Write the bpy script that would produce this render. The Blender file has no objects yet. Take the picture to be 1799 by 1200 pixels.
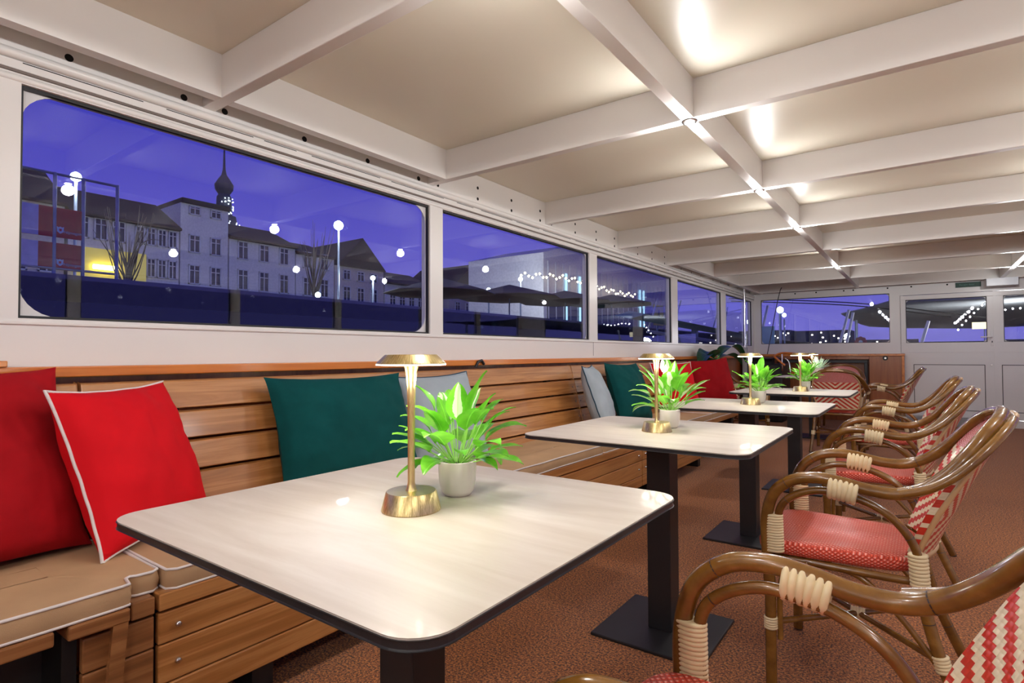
import bpy, math, random
from math import sin, cos, pi, radians, sqrt, floor
from mathutils import Vector, Matrix, noise
random.seed(7)
S = bpy.context.scene
COL = S.collection
# ------------------------------------------------------------------ camera
cam = bpy.data.cameras.new('camera'); camo = bpy.data.objects.new('camera', cam); COL.objects.link(camo)
cam.sensor_width = 36.0; cam.sensor_fit = 'HORIZONTAL'; cam.lens = 995.3/1799*36; cam.clip_start = .02; cam.clip_end = 600
def cam_matrix(yaw, pitch, roll, loc):
    f0 = Vector((-sin(yaw), cos(yaw), 0)); r0 = Vector((cos(yaw), sin(yaw), 0)); u0 = Vector((0, 0, 1))
    f = f0*cos(pitch)+u0*sin(pitch); u = u0*cos(pitch)-f0*sin(pitch)
    r = r0*cos(roll)+u*sin(roll); u2 = u*cos(roll)-r0*sin(roll)
    m = Matrix.Identity(4)
    for i in range(3): m[i][0] = r[i]; m[i][1] = u2[i]; m[i][2] = -f[i]; m[i][3] = loc[i]
    return m
camo.matrix_world = cam_matrix(.627287, .0227409, -.00442646, (0, 0, 1.045))
S.camera = camo
S.view_settings.view_transform = 'Standard'; S.view_settings.look = 'None'
S.view_settings.gamma = 1; S.view_settings.use_curve_mapping = False; S.view_settings.exposure = 0.0
# ------------------------------------------------------------------ world: blue-hour sky
W = bpy.data.worlds.new('dusk_sky'); S.world = W; W.use_nodes = True
nt = W.node_tree; nt.nodes.clear()
wo = nt.nodes.new('ShaderNodeOutputWorld'); bg = nt.nodes.new('ShaderNodeBackground')
tc = nt.nodes.new('ShaderNodeTexCoord'); sx = nt.nodes.new('ShaderNodeSeparateXYZ'); cr = nt.nodes.new('ShaderNodeValToRGB')
nz = nt.nodes.new('ShaderNodeTexNoise'); nz.inputs['Scale'].default_value = 3.0; nz.inputs['Detail'].default_value = 5
mp = nt.nodes.new('ShaderNodeMapping'); mp.inputs['Scale'].default_value = (1, 1, 5)
ma = nt.nodes.new('ShaderNodeMath'); ma.operation = 'MULTIPLY_ADD'; ma.inputs[1].default_value = .16
L = nt.links
L.new(tc.outputs['Generated'], sx.inputs[0]); L.new(tc.outputs['Generated'], mp.inputs[0]); L.new(mp.outputs[0], nz.inputs['Vector'])
L.new(nz.outputs['Fac'], ma.inputs[0]); L.new(sx.outputs['Z'], ma.inputs[2]); L.new(ma.outputs[0], cr.inputs[0])
e = cr.color_ramp.elements
e[0].position = 0.03; e[0].color = (.02, .022, .07, 1)
e[1].position = .95; e[1].color = (.02, .022, .22, 1)
for p, c in ((.10, (.17, .155, .60, 1)), (.28, (.10, .09, .56, 1)), (.46, (.047, .045, .46, 1))):
    n = e.new(p); n.color = c
L.new(cr.outputs[0], bg.inputs[0]); bg.inputs[1].default_value = 1.0; L.new(bg.outputs[0], wo.inputs[0])
# ------------------------------------------------------------------ helpers
def tag(o, label=None, cat=None, group=None, kind=None):
    if label: o['label'] = label
    if cat: o['category'] = cat
    if group: o['group'] = group
    if kind: o['kind'] = kind
    return o
def empty(name, loc=(0, 0, 0), rz=0, label=None, cat=None, group=None):
    o = bpy.data.objects.new(name, None); COL.objects.link(o); o.location = loc; o.rotation_euler = (0, 0, rz)
    o.empty_display_size = .05
    return tag(o, label, cat, group)
def copy_tree(o, parent=None):
    c = o.copy(); COL.objects.link(c)
    if parent: c.parent = parent
    for ch in list(o.children): copy_tree(ch, c)
    return c
def crom(pts, n=8):
    P = [Vector(p) for p in pts]
    if len(P) < 3: return P
    out = []
    for i in range(len(P)-1):
        p0 = P[max(i-1, 0)]; p1 = P[i]; p2 = P[i+1]; p3 = P[min(i+2, len(P)-1)]
        if i == 0: p0 = p1*2-p2
        if i == len(P)-2: p3 = p2*2-p1
        for k in range(n):
            t = k/n
            out.append(.5*((2*p1)+(p2-p0)*t+(2*p0-5*p1+4*p2-p3)*t*t+(3*p1-p0-3*p2+p3)*t**3))
    out.append(P[-1]); return out
class MB:
    def __init__(s): s.v = []; s.f = []; s.m = []
    def box(s, a, b, m=0):
        x0, y0, z0 = a; x1, y1, z1 = b; i = len(s.v)
        s.v += [(x0,y0,z0),(x1,y0,z0),(x1,y1,z0),(x0,y1,z0),(x0,y0,z1),(x1,y0,z1),(x1,y1,z1),(x0,y1,z1)]
        for q in ((0,3,2,1),(4,5,6,7),(0,1,5,4),(1,2,6,5),(2,3,7,6),(3,0,4,7)): s.f.append(tuple(i+k for k in q)); s.m.append(m)
        return s
    def obox(s, M, a, b, m=0):
        i = len(s.v); s.box(a, b, m)
        s.v[i:] = [tuple(M @ Vector(p)) for p in s.v[i:]]; return s
    def prism(s, poly, axis, a, b, m=0):
        # poly in the two other axes, extruded along axis from a to b
        i = len(s.v); n = len(poly)
        def mk(p, t):
            return (t, p[0], p[1]) if axis == 'x' else ((p[0], t, p[1]) if axis == 'y' else (p[0], p[1], t))
        s.v += [mk(p, a) for p in poly]+[mk(p, b) for p in poly]
        s.f.append(tuple(i+k for k in range(n))); s.f.append(tuple(i+n+k for k in reversed(range(n)))); s.m += [m, m]
        for k in range(n):
            s.f.append((i+k, i+(k+1) % n, i+n+(k+1) % n, i+n+k)); s.m.append(m)
        return s
    def tube(s, path, r, seg=12, m=0, caps=True, ell=None, rf=None):
        P = [Vector(p) for p in path]; n = len(P); i0 = len(s.v)
        T = [(P[min(i+1, n-1)]-P[max(i-1, 0)]).normalized() for i in range(n)]
        u = T[0].orthogonal().normalized() if ell is None else (Vector(ell)-T[0]*T[0].dot(Vector(ell))).normalized()
        for i in range(n):
            if ell is not None: u = (Vector(ell)-T[i]*T[i].dot(Vector(ell))).normalized()
            else: u = (u-T[i]*T[i].dot(u)).normalized()
            w = T[i].cross(u)
            ri = rf(i/(n-1)) if rf else r
            ru, rw = (ri if isinstance(ri, tuple) else (ri, ri))
            for k in range(seg):
                a = 2*pi*k/seg; s.v.append(tuple(P[i]+u*cos(a)*ru+w*sin(a)*rw))
        for i in range(n-1):
            for k in range(seg):
                a = i0+i*seg+k; b = i0+i*seg+(k+1) % seg
                s.f.append((a, b, b+seg, a+seg)); s.m.append(m)
        if caps:
            s.f.append(tuple(i0+k for k in reversed(range(seg)))); s.f.append(tuple(i0+(n-1)*seg+k for k in range(seg))); s.m += [m, m]
        return s
    def lathe(s, prof, c=(0, 0, 0), seg=32, m=0):
        i0 = len(s.v)
        for r, z in prof:
            for k in range(seg):
                a = 2*pi*k/seg; s.v.append((c[0]+r*cos(a), c[1]+r*sin(a), c[2]+z))
        for i in range(len(prof)-1):
            for k in range(seg):
                a = i0+i*seg+k; b = i0+i*seg+(k+1) % seg
                s.f.append((a, b, b+seg, a+seg)); s.m.append(m)
        s.f.append(tuple(i0+k for k in reversed(range(seg)))); s.f.append(tuple(i0+(len(prof)-1)*seg+k for k in range(seg))); s.m += [m, m]
        return s
    def grid(s, P, m=0, close_u=False):
        i0 = len(s.v); nu = len(P); nv = len(P[0])
        for row in P: s.v += [tuple(p) for p in row]
        for i in range(nu-(0 if close_u else 1)):
            for j in range(nv-1):
                a = i0+i*nv+j; b = i0+((i+1) % nu)*nv+j
                s.f.append((a, b, b+1, a+1)); s.m.append(m)
        return s
    def poly(s, pts, m=0):
        i = len(s.v); s.v += [tuple(p) for p in pts]; s.f.append(tuple(range(i, i+len(pts)))); s.m.append(m); return s
    def build(s, name, mats, parent=None, smooth=False, bevel=0, label=None, kind=None):
        me = bpy.data.meshes.new(name); me.from_pydata(s.v, [], s.f)
        if not isinstance(mats, (list, tuple)): mats = [mats]
        for m in mats: me.materials.append(m)
        me.polygons.foreach_set('material_index', s.m)
        me.update(); me.validate()
        if smooth:
            me.shade_smooth(); me.set_sharp_from_angle(angle=radians(smooth if smooth > 1 else 50))
        o = bpy.data.objects.new(name, me); COL.objects.link(o)
        if parent: o.parent = parent
        if bevel:
            b = o.modifiers.new('bevel', 'BEVEL'); b.width = bevel; b.segments = 2; b.limit_method = 'ANGLE'
        if label: o['label'] = label
        if kind: o['kind'] = kind
        return o
# ------------------------------------------------------------------ materials
class NT:
    def __init__(s, name):
        s.mat = bpy.data.materials.new(name); s.mat.use_nodes = True; s.t = s.mat.node_tree
        s.b = s.t.nodes['Principled BSDF']; s.l = s.t.links
    def n(s, typ, **kw):
        nd = s.t.nodes.new('ShaderNode'+typ)
        for k, v in kw.items(): setattr(nd, k, v)
        return nd
    def math(s, op, a, b=None, c=None):
        nd = s.n('Math', operation=op)
        for i, x in enumerate((a, b, c)):
            if x is None: continue
            if isinstance(x, (int, float)): nd.inputs[i].default_value = x
            else: s.l.new(x, nd.inputs[i])
        return nd.outputs[0]
    def coords(s, scale=(1, 1, 1), kind='Object', rot=(0, 0, 0)):
        t = s.n('TexCoord'); m = s.n('Mapping'); m.inputs['Scale'].default_value = scale; m.inputs['Rotation'].default_value = rot
        s.l.new(t.outputs[kind], m.inputs[0]); return m.outputs[0]
    def xyz(s, v=None):
        v = v or s.n('TexCoord').outputs['Object']; q = s.n('SeparateXYZ'); s.l.new(v, q.inputs[0]); return q.outputs
    def noise(s, vec, scale, detail=3, rough=.5, dist=0):
        nd = s.n('TexNoise'); s.l.new(vec, nd.inputs['Vector']); nd.inputs['Scale'].default_value = scale
        nd.inputs['Detail'].default_value = detail; nd.inputs['Roughness'].default_value = rough; nd.inputs['Distortion'].default_value = dist
        return nd.outputs['Fac']
    def ramp(s, fac, stops, interp='LINEAR'):
        r = s.n('ValToRGB'); s.l.new(fac, r.inputs[0]); el = r.color_ramp.elements; r.color_ramp.interpolation = interp
        el[0].position, el[1].position = stops[0][0], stops[-1][0]
        el[0].color = (*stops[0][1], 1); el[1].color = (*stops[-1][1], 1)
        for p, c in stops[1:-1]: q = el.new(p); q.color = (*c, 1)
        return r.outputs[0]
    def mix(s, fac, a, b):
        m = s.n('Mix', data_type='RGBA')
        if isinstance(fac, (int, float)): m.inputs[0].default_value = fac
        else: s.l.new(fac, m.inputs[0])
        for x, i in ((a, 6), (b, 7)):
            if isinstance(x, tuple): m.inputs[i].default_value = (*x, 1)
            else: s.l.new(x, m.inputs[i])
        return m.outputs[2]
    def bump(s, h, strength=.3, dist=.002):
        b = s.n('Bump'); b.inputs['Strength'].default_value = strength; b.inputs['Distance'].default_value = dist
        s.l.new(h, b.inputs['Height']); s.l.new(b.outputs[0], s.b.inputs['Normal'])
    def set(s, **kw):
        for k, v in kw.items():
            i = s.b.inputs[k.replace('_', ' ')]
            if isinstance(v, (int, float)): i.default_value = v
            elif isinstance(v, tuple): i.default_value = (*v, 1) if len(v) == 3 else v
            else: s.l.new(v, i)
        return s
def simple(name, col, rough=.5, metal=0, bumpy=0, bscale=200, coat=0, var=.06, emit=None, es=1, **kw):
    m = NT(name); c = m.coords()
    n1 = m.noise(c, 6, 3); k = tuple(max(0, x*(1-var*2)) for x in col); q = tuple(min(1, x*(1+var)) for x in col)
    m.set(Base_Color=m.ramp(n1, [(.3, k), (.7, q)]), Roughness=rough, Metallic=metal, Coat_Weight=coat, Coat_Roughness=.08)
    if bumpy: m.bump(m.noise(c, bscale, 3), bumpy, .001)
    if emit: m.set(Emission_Color=emit, Emission_Strength=es)
    for k2, v in kw.items(): m.set(**{k2: v})
    return m.mat
def paint(name, col, rough=.28):
    m = NT(name); c = m.coords()
    m.set(Base_Color=m.ramp(m.noise(c, 1.3, 4), [(.3, tuple(x*.96 for x in col)), (.7, col)]), Roughness=rough, Coat_Weight=.12, Coat_Roughness=.3)
    m.bump(m.noise(c, 35, 4, .6), .12, .0012); return m.mat
def wood(name, c1, c2, axis='y', rough=.35, coat=.3, sc=1.0):
    m = NT(name); s = {'x': (.6, 14, 14), 'y': (14, .6, 14), 'z': (14, 14, .6)}[axis]; c = m.coords(tuple(v*sc for v in s))
    a = m.noise(c, 1.6, 6, .62, 1.2); w = m.noise(c, 9, 4, .6); big = m.noise(m.coords((1, 1, 7)), 1.1, 1)
    col = m.ramp(a, [(.28, tuple(x*.62 for x in c1)), (.45, c1), (.58, c2), (.75, tuple(x*.85 for x in c1))])
    col = m.mix(m.math('MULTIPLY', big, .45), col, tuple(x*.62 for x in c1))
    m.set(Base_Color=col, Roughness=rough, Coat_Weight=coat, Coat_Roughness=.15); m.bump(w, .12, .001); return m.mat
M = {}
M['white'] = paint('cream_white_paint', (.82, .79, .765))
M['ceil'] = paint('gloss_ceiling_panel', (.80, .75, .63), .36); _p = M['ceil'].node_tree.nodes['Principled BSDF']; _p.inputs['Coat Weight'].default_value = 0; _p.inputs['Specular IOR Level'].default_value = .32
M['alu'] = paint('white_aluminium', (.78, .76, .76), .3)
M['black'] = simple('black_rubber', (.012, .012, .013), .5)
M['hole'] = simple('hole_dark', (.004, .004, .004), .9)
M['blackmetal'] = simple('black_powder_coat', (.017, .016, .018), .42, 0, .1, 500)
M['steel'] = simple('polished_steel', (.62, .62, .64), .18, 1)
M['rail'] = wood('orange_varnished_wood', (.68, .19, .025), (.80, .27, .04), 'y', .3, .5, .6)
M['panelwood'] = wood('mahogany_panel', (.34, .095, .026), (.42, .13, .036), 'z', .35, .4, .5)
M['teak'] = wood('oiled_teak', (.43, .17, .045), (.60, .28, .092), 'y')
M['teakdark'] = wood('aged_teak', (.26, .10, .032), (.38, .165, .058), 'y')
M['cushion'] = simple('beige_canvas', (.50, .315, .17), .85, 0, .35, 900)
M['piping'] = simple('white_piping_cord', (.78, .72, .70), .7)
M['redcloth'] = simple('red_canvas', (.66, .003, .010), .8, 0, .3, 900, 0, .03, Specular_IOR_Level=.2)
def velvet(name, col):
    m = NT(name); c = m.coords(); n1 = m.noise(c, 5, 4, .6, .6)
    m.set(Base_Color=m.ramp(n1, [(.3, tuple(x*.72 for x in col)), (.7, col)]), Roughness=.9, Sheen_Weight=.05, Specular_IOR_Level=.2, Sheen_Roughness=.35, Sheen_Tint=tuple(min(1, x*2.5+.02) for x in col))
    m.bump(m.noise(c, 700, 2), .2, .001); return m.mat
M['redvelvet'] = velvet('dark_red_velvet', (.40, .004, .009))
M['tealvelvet'] = velvet('teal_velvet', (.0005, .068, .068))
M['greycloth'] = simple('pale_grey_canvas', (.36, .42, .47), .85, 0, .3, 900)
M['navy'] = simple('navy_piping', (.01, .05, .09), .7)
M['pot'] = simple('white_ceramic', (.74, .68, .62), .3, 0, 0, 200, .3)
M['soil'] = simple('potting_soil', (.02, .012, .008), .95, 0, .8, 150)
M['binding'] = simple('cream_rattan_binding', (.80, .66, .40), .38, 0, .15, 300, .3)
M['node'] = simple('bamboo_node', (.03, .012, .005), .5)
def bamboo():
    m = NT('varnished_bamboo'); c = m.coords((9, 9, 9)); a = m.noise(c, 1.0, 5, .6, .4); f = m.noise(m.coords((60, 60, 60)), 1, 3)
    m.set(Base_Color=m.mix(m.math('MULTIPLY', f, .5), m.ramp(a, [(.3, (.13, .052, .008)), (.55, (.25, .115, .019)), (.75, (.37, .19, .042))]), (.10, .035, .009)), Roughness=.25, Coat_Weight=.6, Coat_Roughness=.08)
    return m.mat
M['bamboo'] = bamboo()
def seat_weave():
    m = NT('red_woven_seat'); x, y, z = m.xyz()
    K = 130.0
    ax = m.math('ABSOLUTE', m.math('SUBTRACT', x, .17)); ay = m.math('ABSOLUTE', y)
    a = m.math('MULTIPLY', m.math('ADD', m.math('ADD', ax, ay), m.math('MULTIPLY', z, 1.7)), K*.5); b = m.math('MULTIPLY', m.math('SUBTRACT', m.math('SUBTRACT', ax, ay), m.math('MULTIPLY', z, 1.7)), K*.5)
    sa = m.math('ABSOLUTE', m.math('SINE', m.math('MULTIPLY', a, pi))); sb = m.math('ABSOLUTE', m.math('SINE', m.math('MULTIPLY', b, pi)))
    h = m.math('MULTIPLY', m.math('POWER', sa, .6), m.math('POWER', sb, .8))
    spot = m.math('GREATER_THAN', h, .84)  # pale pink dots: strand tint plus glints painted into the colour
    col = m.mix(m.math('MULTIPLY', spot, .5), m.ramp(h, [(0, (.36, .022, .010)), (.4, (.66, .055, .022)), (1, (.78, .09, .038))]), (.95, .62, .56))
    m.set(Base_Color=col, Roughness=.38, Coat_Weight=.1, Coat_Roughness=.2, Specular_IOR_Level=.4); m.bump(h, .8, .003); return m.mat
M['seat'] = seat_weave()
def back_weave():
    m = NT('red_cream_chevron_weave'); x, y, z = m.xyz()
    q = .011
    ay = m.math('MULTIPLY', m.math('FLOOR', m.math('DIVIDE', m.math('ABSOLUTE', y), q)), q)
    az = m.math('ABSOLUTE', m.math('SUBTRACT', z, .585))
    t = m.math('FRACT', m.math('DIVIDE', m.math('SUBTRACT', m.math('ADD', az, 1.0), m.math('MULTIPLY', ay, .85)), .044))
    chev = m.math('GREATER_THAN', t, .5)
    strand = m.math('ABSOLUTE', m.math('SINE', m.math('MULTIPLY', y, pi/q)))
    strandz = m.math('ABSOLUTE', m.math('SINE', m.math('MULTIPLY', z, pi/.009)))
    dots = m.math('MULTIPLY', m.math('ABSOLUTE', m.math('SINE', m.math('MULTIPLY', m.math('ADD', y, z), 260.0))), m.math('ABSOLUTE', m.math('SINE', m.math('MULTIPLY', m.math('SUBTRACT', y, z), 260.0))))
    top = m.math('GREATER_THAN', z, .742)
    lower = m.mix(chev, (.86, .74, .52), (.62, .035, .018))
    upper = m.mix(m.math('GREATER_THAN', dots, .42), (.50, .02, .02), (.80, .50, .47))
    m.set(Base_Color=m.mix(top, lower, upper), Roughness=.34, Coat_Weight=.35, Coat_Roughness=.15)
    m.bump(m.math('ADD', m.math('MULTIPLY', strand, .7), m.math('MULTIPLY', strandz, .4)), .5, .002); return m.mat
M['back'] = back_weave()
def tabletop():
    m = NT('pale_travertine_laminate'); a = m.noise(m.coords((1.2, 9, 1)), 1.6, 7, .62, .5); f = m.noise(m.coords((4, 60, 1)), 2, 3)
    m.set(Base_Color=m.mix(m.math('MULTIPLY', f, .22), m.ramp(a, [(.3, (.53, .45, .365)), (.5, (.61, .535, .45)), (.7, (.69, .625, .545))]), (.60, .50, .39)), Roughness=.42, Coat_Weight=.05)
    m.bump(m.noise(m.coords(), 300, 2), .05, .001); return m.mat
M['top'] = tabletop()
def carpet():
    m = NT('rust_brown_carpet'); c = m.coords(); a = m.noise(c, 130, 3, .75); b = m.noise(c, 2.2, 3); g = m.noise(c, 480, 2)
    col = m.ramp(a, [(.40, (.022, .009, .005)), (.47, (.20, .055, .012)), (.53, (.50, .150, .028)), (.61, (.76, .30, .070))])
    col = m.mix(m.math('MULTIPLY', b, .35), col, (.15, .045, .018))
    m.set(Base_Color=col, Roughness=.95, Sheen_Weight=.15); m.bump(g, .8, .004); return m.mat
M['carpet'] = carpet()
def brass():
    m = NT('brushed_brass'); x, y, z = m.xyz(); at = m.math('ARCTAN2', y, x)
    cmb = m.n('CombineXYZ'); m.l.new(at, cmb.inputs[0]); m.l.new(m.math('MULTIPLY', z, 2.0), cmb.inputs[1])
    f = m.noise(cmb.outputs[0], 26, 4, .75)
    m.set(Base_Color=m.ramp(f, [(.35, (.50, .37, .13)), (.65, (.95, .78, .40))]), Metallic=1.0, Roughness=m.math('MULTIPLY_ADD', f, .15, .25))
    m.bump(f, .06, .001); return m.mat
M['brass'] = brass()
M['led'] = simple('lamp_diffuser', (.9, .9, .9), .5, 0, 0, 1, 0, 0, (1, .98, .93), 14)
M['spotglow'] = simple('spot_lens', (.9, .9, .9), .5, 0, 0, 1, 0, 0, (1, .95, .9), 60)
def leafmat(name, c1, c2, c3=None):
    m = NT(name); at = m.n('Attribute', attribute_name='across'); v = m.n('SeparateXYZ'); m.l.new(at.outputs['Vector'], v.inputs[0])
    mid = m.math('ABSOLUTE', v.outputs['X']); n1 = m.noise(m.coords(), 30, 3)
    col = m.ramp(n1, [(.3, c1), (.7, c2)])
    if c3: col = m.mix(m.math('MULTIPLY', m.math('LESS_THAN', mid, m.math('MULTIPLY', n1, .75)), v.outputs['Y']), col, c3)
    col = m.mix(m.math('MULTIPLY', m.math('LESS_THAN', mid, .05), .45), col, tuple(min(1, x*1.5+.05) for x in c2))
    m.set(Base_Color=col, Roughness=.35, Coat_Weight=.2, Subsurface_Weight=.0, Transmission_Weight=0.0)
    tr = m.n('BsdfTranslucent'); m.l.new(col, tr.inputs[0]); mx = m.n('MixShader'); mx.inputs[0].default_value = .3
    out = m.t.nodes['Material Output']; m.l.new(m.b.outputs[0], mx.inputs[1]); m.l.new(tr.outputs[0], mx.inputs[2]); m.l.new(mx.outputs[0], out.inputs[0])
    return m.mat
M['leaf'] = leafmat('fresh_green_leaf', (.09, .36, .016), (.21, .60, .04), (.70, .80, .55))
M['stem'] = simple('green_stem', (.25, .55, .08), .5)
M['darkleaf'] = leafmat('dark_banana_leaf', (.008, .075, .02), (.02, .14, .035))
M['succ'] = leafmat('grey_green_succulent', (.42, .58, .42), (.62, .76, .58))
M['bloom'] = simple('white_bloom', (.85, .83, .75), .5)
def glass():
    m = NT('window_glass'); t = m.t; t.nodes.remove(m.b)
    tr = m.n('BsdfTransparent'); tr.inputs[0].default_value = (.97, .98, 1, 1)
    gl = m.n('BsdfGlossy'); gl.inputs['Roughness'].default_value = .0; gl.inputs[0].default_value = (.9, .93, 1, 1)
    fr = m.n('Fresnel'); gm = m.n('NewGeometry'); m.l.new(m.math('SUBTRACT', 1.5, m.math('MULTIPLY', gm.outputs['Backfacing'], 1.5-1/1.5)), fr.inputs[0]); mx = m.n('MixShader')
    sm = m.noise(m.coords(), 2.0, 3, .6, 1.0)
    b = m.n('Bump'); b.inputs['Strength'].default_value = .02; b.inputs['Distance'].default_value = .01; m.l.new(sm, b.inputs['Height']); m.l.new(b.outputs[0], gl.inputs['Normal'])
    m.l.new(fr.outputs[0], mx.inputs[0]); m.l.new(tr.outputs[0], mx.inputs[1]); m.l.new(gl.outputs[0], mx.inputs[2])
    m.l.new(mx.outputs[0], t.nodes['Material Output'].inputs[0]); return m.mat
M['glass'] = glass()
def emis(name, col, s): return simple(name, tuple(min(1, c) for c in col), .5, 0, 0, 1, 0, 0, col, s)
# ------------------------------------------------------------------ room shell
XL, XR, YB, YF = -2.35, 2.43, -3.4, 10.35      # inner faces
ZC, ZB = 2.22, 2.05                            # ceiling panel, beam underside
SILL, WT = 1.17, 1.93
def st(o, label=None): o['kind'] = 'structure'; return o
st(MB().box((XL-.1, YB-.1, -.08), (XR+.1, YF+.1, 0)).build('floor', M['carpet']))
st(MB().box((XL-.1, YB-.1, ZC), (XR+.1, YF+.1, ZC+.08)).build('ceiling', M['ceil']))
WL = [(-3.3, -1.55), (-1.43, .42), (.54, 2.42), (2.53, 4.40), (4.545, 6.41), (6.60, 8.41), (8.64, 10.22)]
WR = [(-3.2, -1.35), (-1.2, .35), (.48, 2.05), (2.17, 3.78), (3.90, 5.38), (5.50, 7.2), (7.32, 8.75), (8.87, 10.2)]
def side_wall(name, X, d, wins):
    # d = outward direction (-1 left wall, +1 right wall)
    b = MB(); x0, x1 = sorted((X, X+d*.07))
    b.box((x0, YB, 0), (x1, YF, SILL-.001)); b.box((x0, YB, WT), (x1, YF, ZC))
    ys = [YB]+[v for w in wins for v in w]+[YF]
    for i in range(0, len(ys), 2): b.box((x0, ys[i], SILL-.001), (x1, ys[i+1], WT))
    return st(b.build(name, M['white']))
side_wall('wall_left', XL, -1, WL)
side_wall('wall_right', XR, 1, WR)
b = MB(); b.box((XL-.1, YB-.08, 0), (XR+.1, YB, ZC)); st(b.build('wall_back', M['white']))
def rr(w0, w1, h0, h1, r, n=7):
    pts = []
    for cx, cy, a0 in ((w1-r, h1-r, 0), (w0+r, h1-r, 90), (w0+r, h0+r, 180), (w1-r, h0+r, 270)):
        for k in range(n+1):
            a = radians(a0+90*k/n); pts.append((cx+r*cos(a), cy+r*sin(a)))
    return pts
def rect_match(w0, w1, h0, h1, n=7):
    pts = []
    for (cx, cy) in ((w1, h1), (w0, h1), (w0, h0), (w1, h0)):
        pts += [(cx, cy)]*(n+1)
    return pts
wn = [0]
def window(axis, P, d, w0, w1, h0, h1, r, parent=None, name=None, gt=.008):
    """opening in a wall plane at P (d = outward sign); frame corners, black gasket, glass"""
    if name is None: wn[0] += 1; name = 'window_%d' % wn[0]
    def mk(p, t): return (t, p[0], p[1]) if axis == 'x' else (p[0], t, p[1])
    def ring(outer, inner, t0, t1):
        b = MB(); n = len(outer)
        for t in (t0, t1):
            b.v += [mk(p, t) for p in outer]+[mk(p, t) for p in inner]
        for k in range(n):
            q = (k+1) % n
            b.f += [(k, q, n+q, n+k), (2*n+k, 3*n+k, 3*n+q, 2*n+q), (n+k, n+q, 3*n+q, 3*n+k), (k, 2*n+k, 2*n+q, q)]; b.m += [0]*4
        return b
    o = ring(rect_match(w0, w1, h0, h1), rr(w0+.006, w1-.006, h0+.006, h1-.006, r), P+d*.030, P+d*.036).build(name, M['alu'], parent)
    if parent is None: o['kind'] = 'structure'
    ring(rect_match(w0, w1, h0, h1), rect_match(w0+gt, w1-gt, h0+gt, h1-gt*1.3), P+d*.012, P+d*.029).build('gasket', M['black'], o)
    a, c = sorted((P+d*.040, P+d*.046))
    g = MB(); g.box((a, w0, h0) if axis == 'x' else (w0, a, h0), (c, w1, h1) if axis == 'x' else (w1, c, h1)); g.build('pane', M['glass'], o)
    return o
for i, (a, c) in enumerate(WL): window('x', XL, -1, a, c, SILL, WT, .11 if i in (1, 2) else (.05 if i == 3 else .02))
for i, (a, c) in enumerate(WR): window('x', XR, 1, a, c, SILL, WT, .06)
# far wall with fixed window and two stable-type doors
fx = [(-2.235, -.40, 1.20, 1.95), (-.20, .737, 1.19, 1.835), (.915, 1.85, 1.19, 1.835)]
b = MB(); y0, y1 = YF, YF+.07
b.box((XL, y0, 0), (-.27, y1, 1.20)); b.box((XL, y0, 1.20), (-2.235, y1, 1.95)); b.box((-.40, y0, 1.20), (-.27, y1, 1.95)); b.box((XL, y0, 1.95), (-.27, y1, ZC))
b.box((-.27, y0, 1.905), (1.92, y1, ZC)); b.box((1.92, y0, 0), (XR, y1, ZC)); b.box((-.27, y0, 0), (1.92, y1, .10)); b.box((.805, y0+.005, .1), (.84, y1, 1.905)); b.box((-.27, y0+.015, 1.03), (1.92, y1, 1.05)); b.box((-.27, y0+.03, .1), (-.235, y1, 1.905)); b.box((1.9, y0+.03, .1), (1.92, y1, 1.905))
st(b.build('wall_far', M['alu']))
window('y', YF, 1, -2.235, -.40, 1.20, 1.95, .06)
def door(k, x0, x1, wx0, wx1, handle):
    yf = YF+.012; b = MB()
    # upper leaf (around the window), lower leaf with inset panel
    b.box((x0, yf, 1.045), (x1, yf+.05, 1.19)); b.box((x0, yf, 1.835), (x1, yf+.05, 1.90)); b.box((x0, yf, 1.19), (wx0, yf+.05, 1.835)); b.box((wx1, yf, 1.19), (x1, yf+.05, 1.835))
    o = b.build('door_%d' % k, M['alu'], bevel=.003); o['kind'] = 'structure'
    lo = MB().box((x0+.004, yf, .11), (x1-.005, yf+.05, 1.037)).build('lower_leaf', M['alu'], o, bevel=.003)
    p = MB(); px0, px1, pz0, pz1 = wx0+.085, wx1-.03, .21, .87; t = .008
    if k == 2: px0, px1 = wx0-.03, wx1-.06
    for a, c in (((px0, pz0), (px1, pz0+t)), ((px0, pz1-t), (px1, pz1)), ((px0, pz0), (px0+t, pz1)), ((px1-t, pz0), (px1, pz1))):
        p.box((a[0], yf-.003, a[1]), (c[0], yf+.002, c[1]))
    p.build('panel_gasket', M['black'], o)
    window('y', yf, 1, wx0, wx1, 1.19, 1.835, .05, parent=o, name='glazing_frame')
    if handle:
        hb = MB().box((x1-.040, yf-.012, 1.135), (x1-.010, yf, 1.345)); hp = hb.build('handle_plate', M['alu'], o, bevel=.003)
        hb = MB(); hb.tube([(x1-.025, yf-.012, 1.262), (x1-.025, yf-.05, 1.262), (x1-.04, yf-.055, 1.262), (x1-.15, yf-.055, 1.258)], .009, 10); hb.build('lever', M['alu'], hp, smooth=True)
        MB().box((x1-.030, yf-.014, 1.18), (x1-.020, yf-.011, 1.205)).build('keyhole', M['black'], hp)
        kb = MB(); kb.tube([(x1-.035, yf+.002, .865), (x1-.035, yf-.012, .865)], .012, 12); kb.build('latch', M['steel'], o, smooth=True)
    return o
door(1, -.262, .812, -.20, .737, True)
door(2, .832, 1.915, .915, 1.85, False)
MB().box((-.3, YF-.25, 0), (.62, YF-.002, .115)).build('trim_1', simple('grey_threshold', (.30, .30, .31), .5), kind='structure', bevel=.01)
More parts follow.
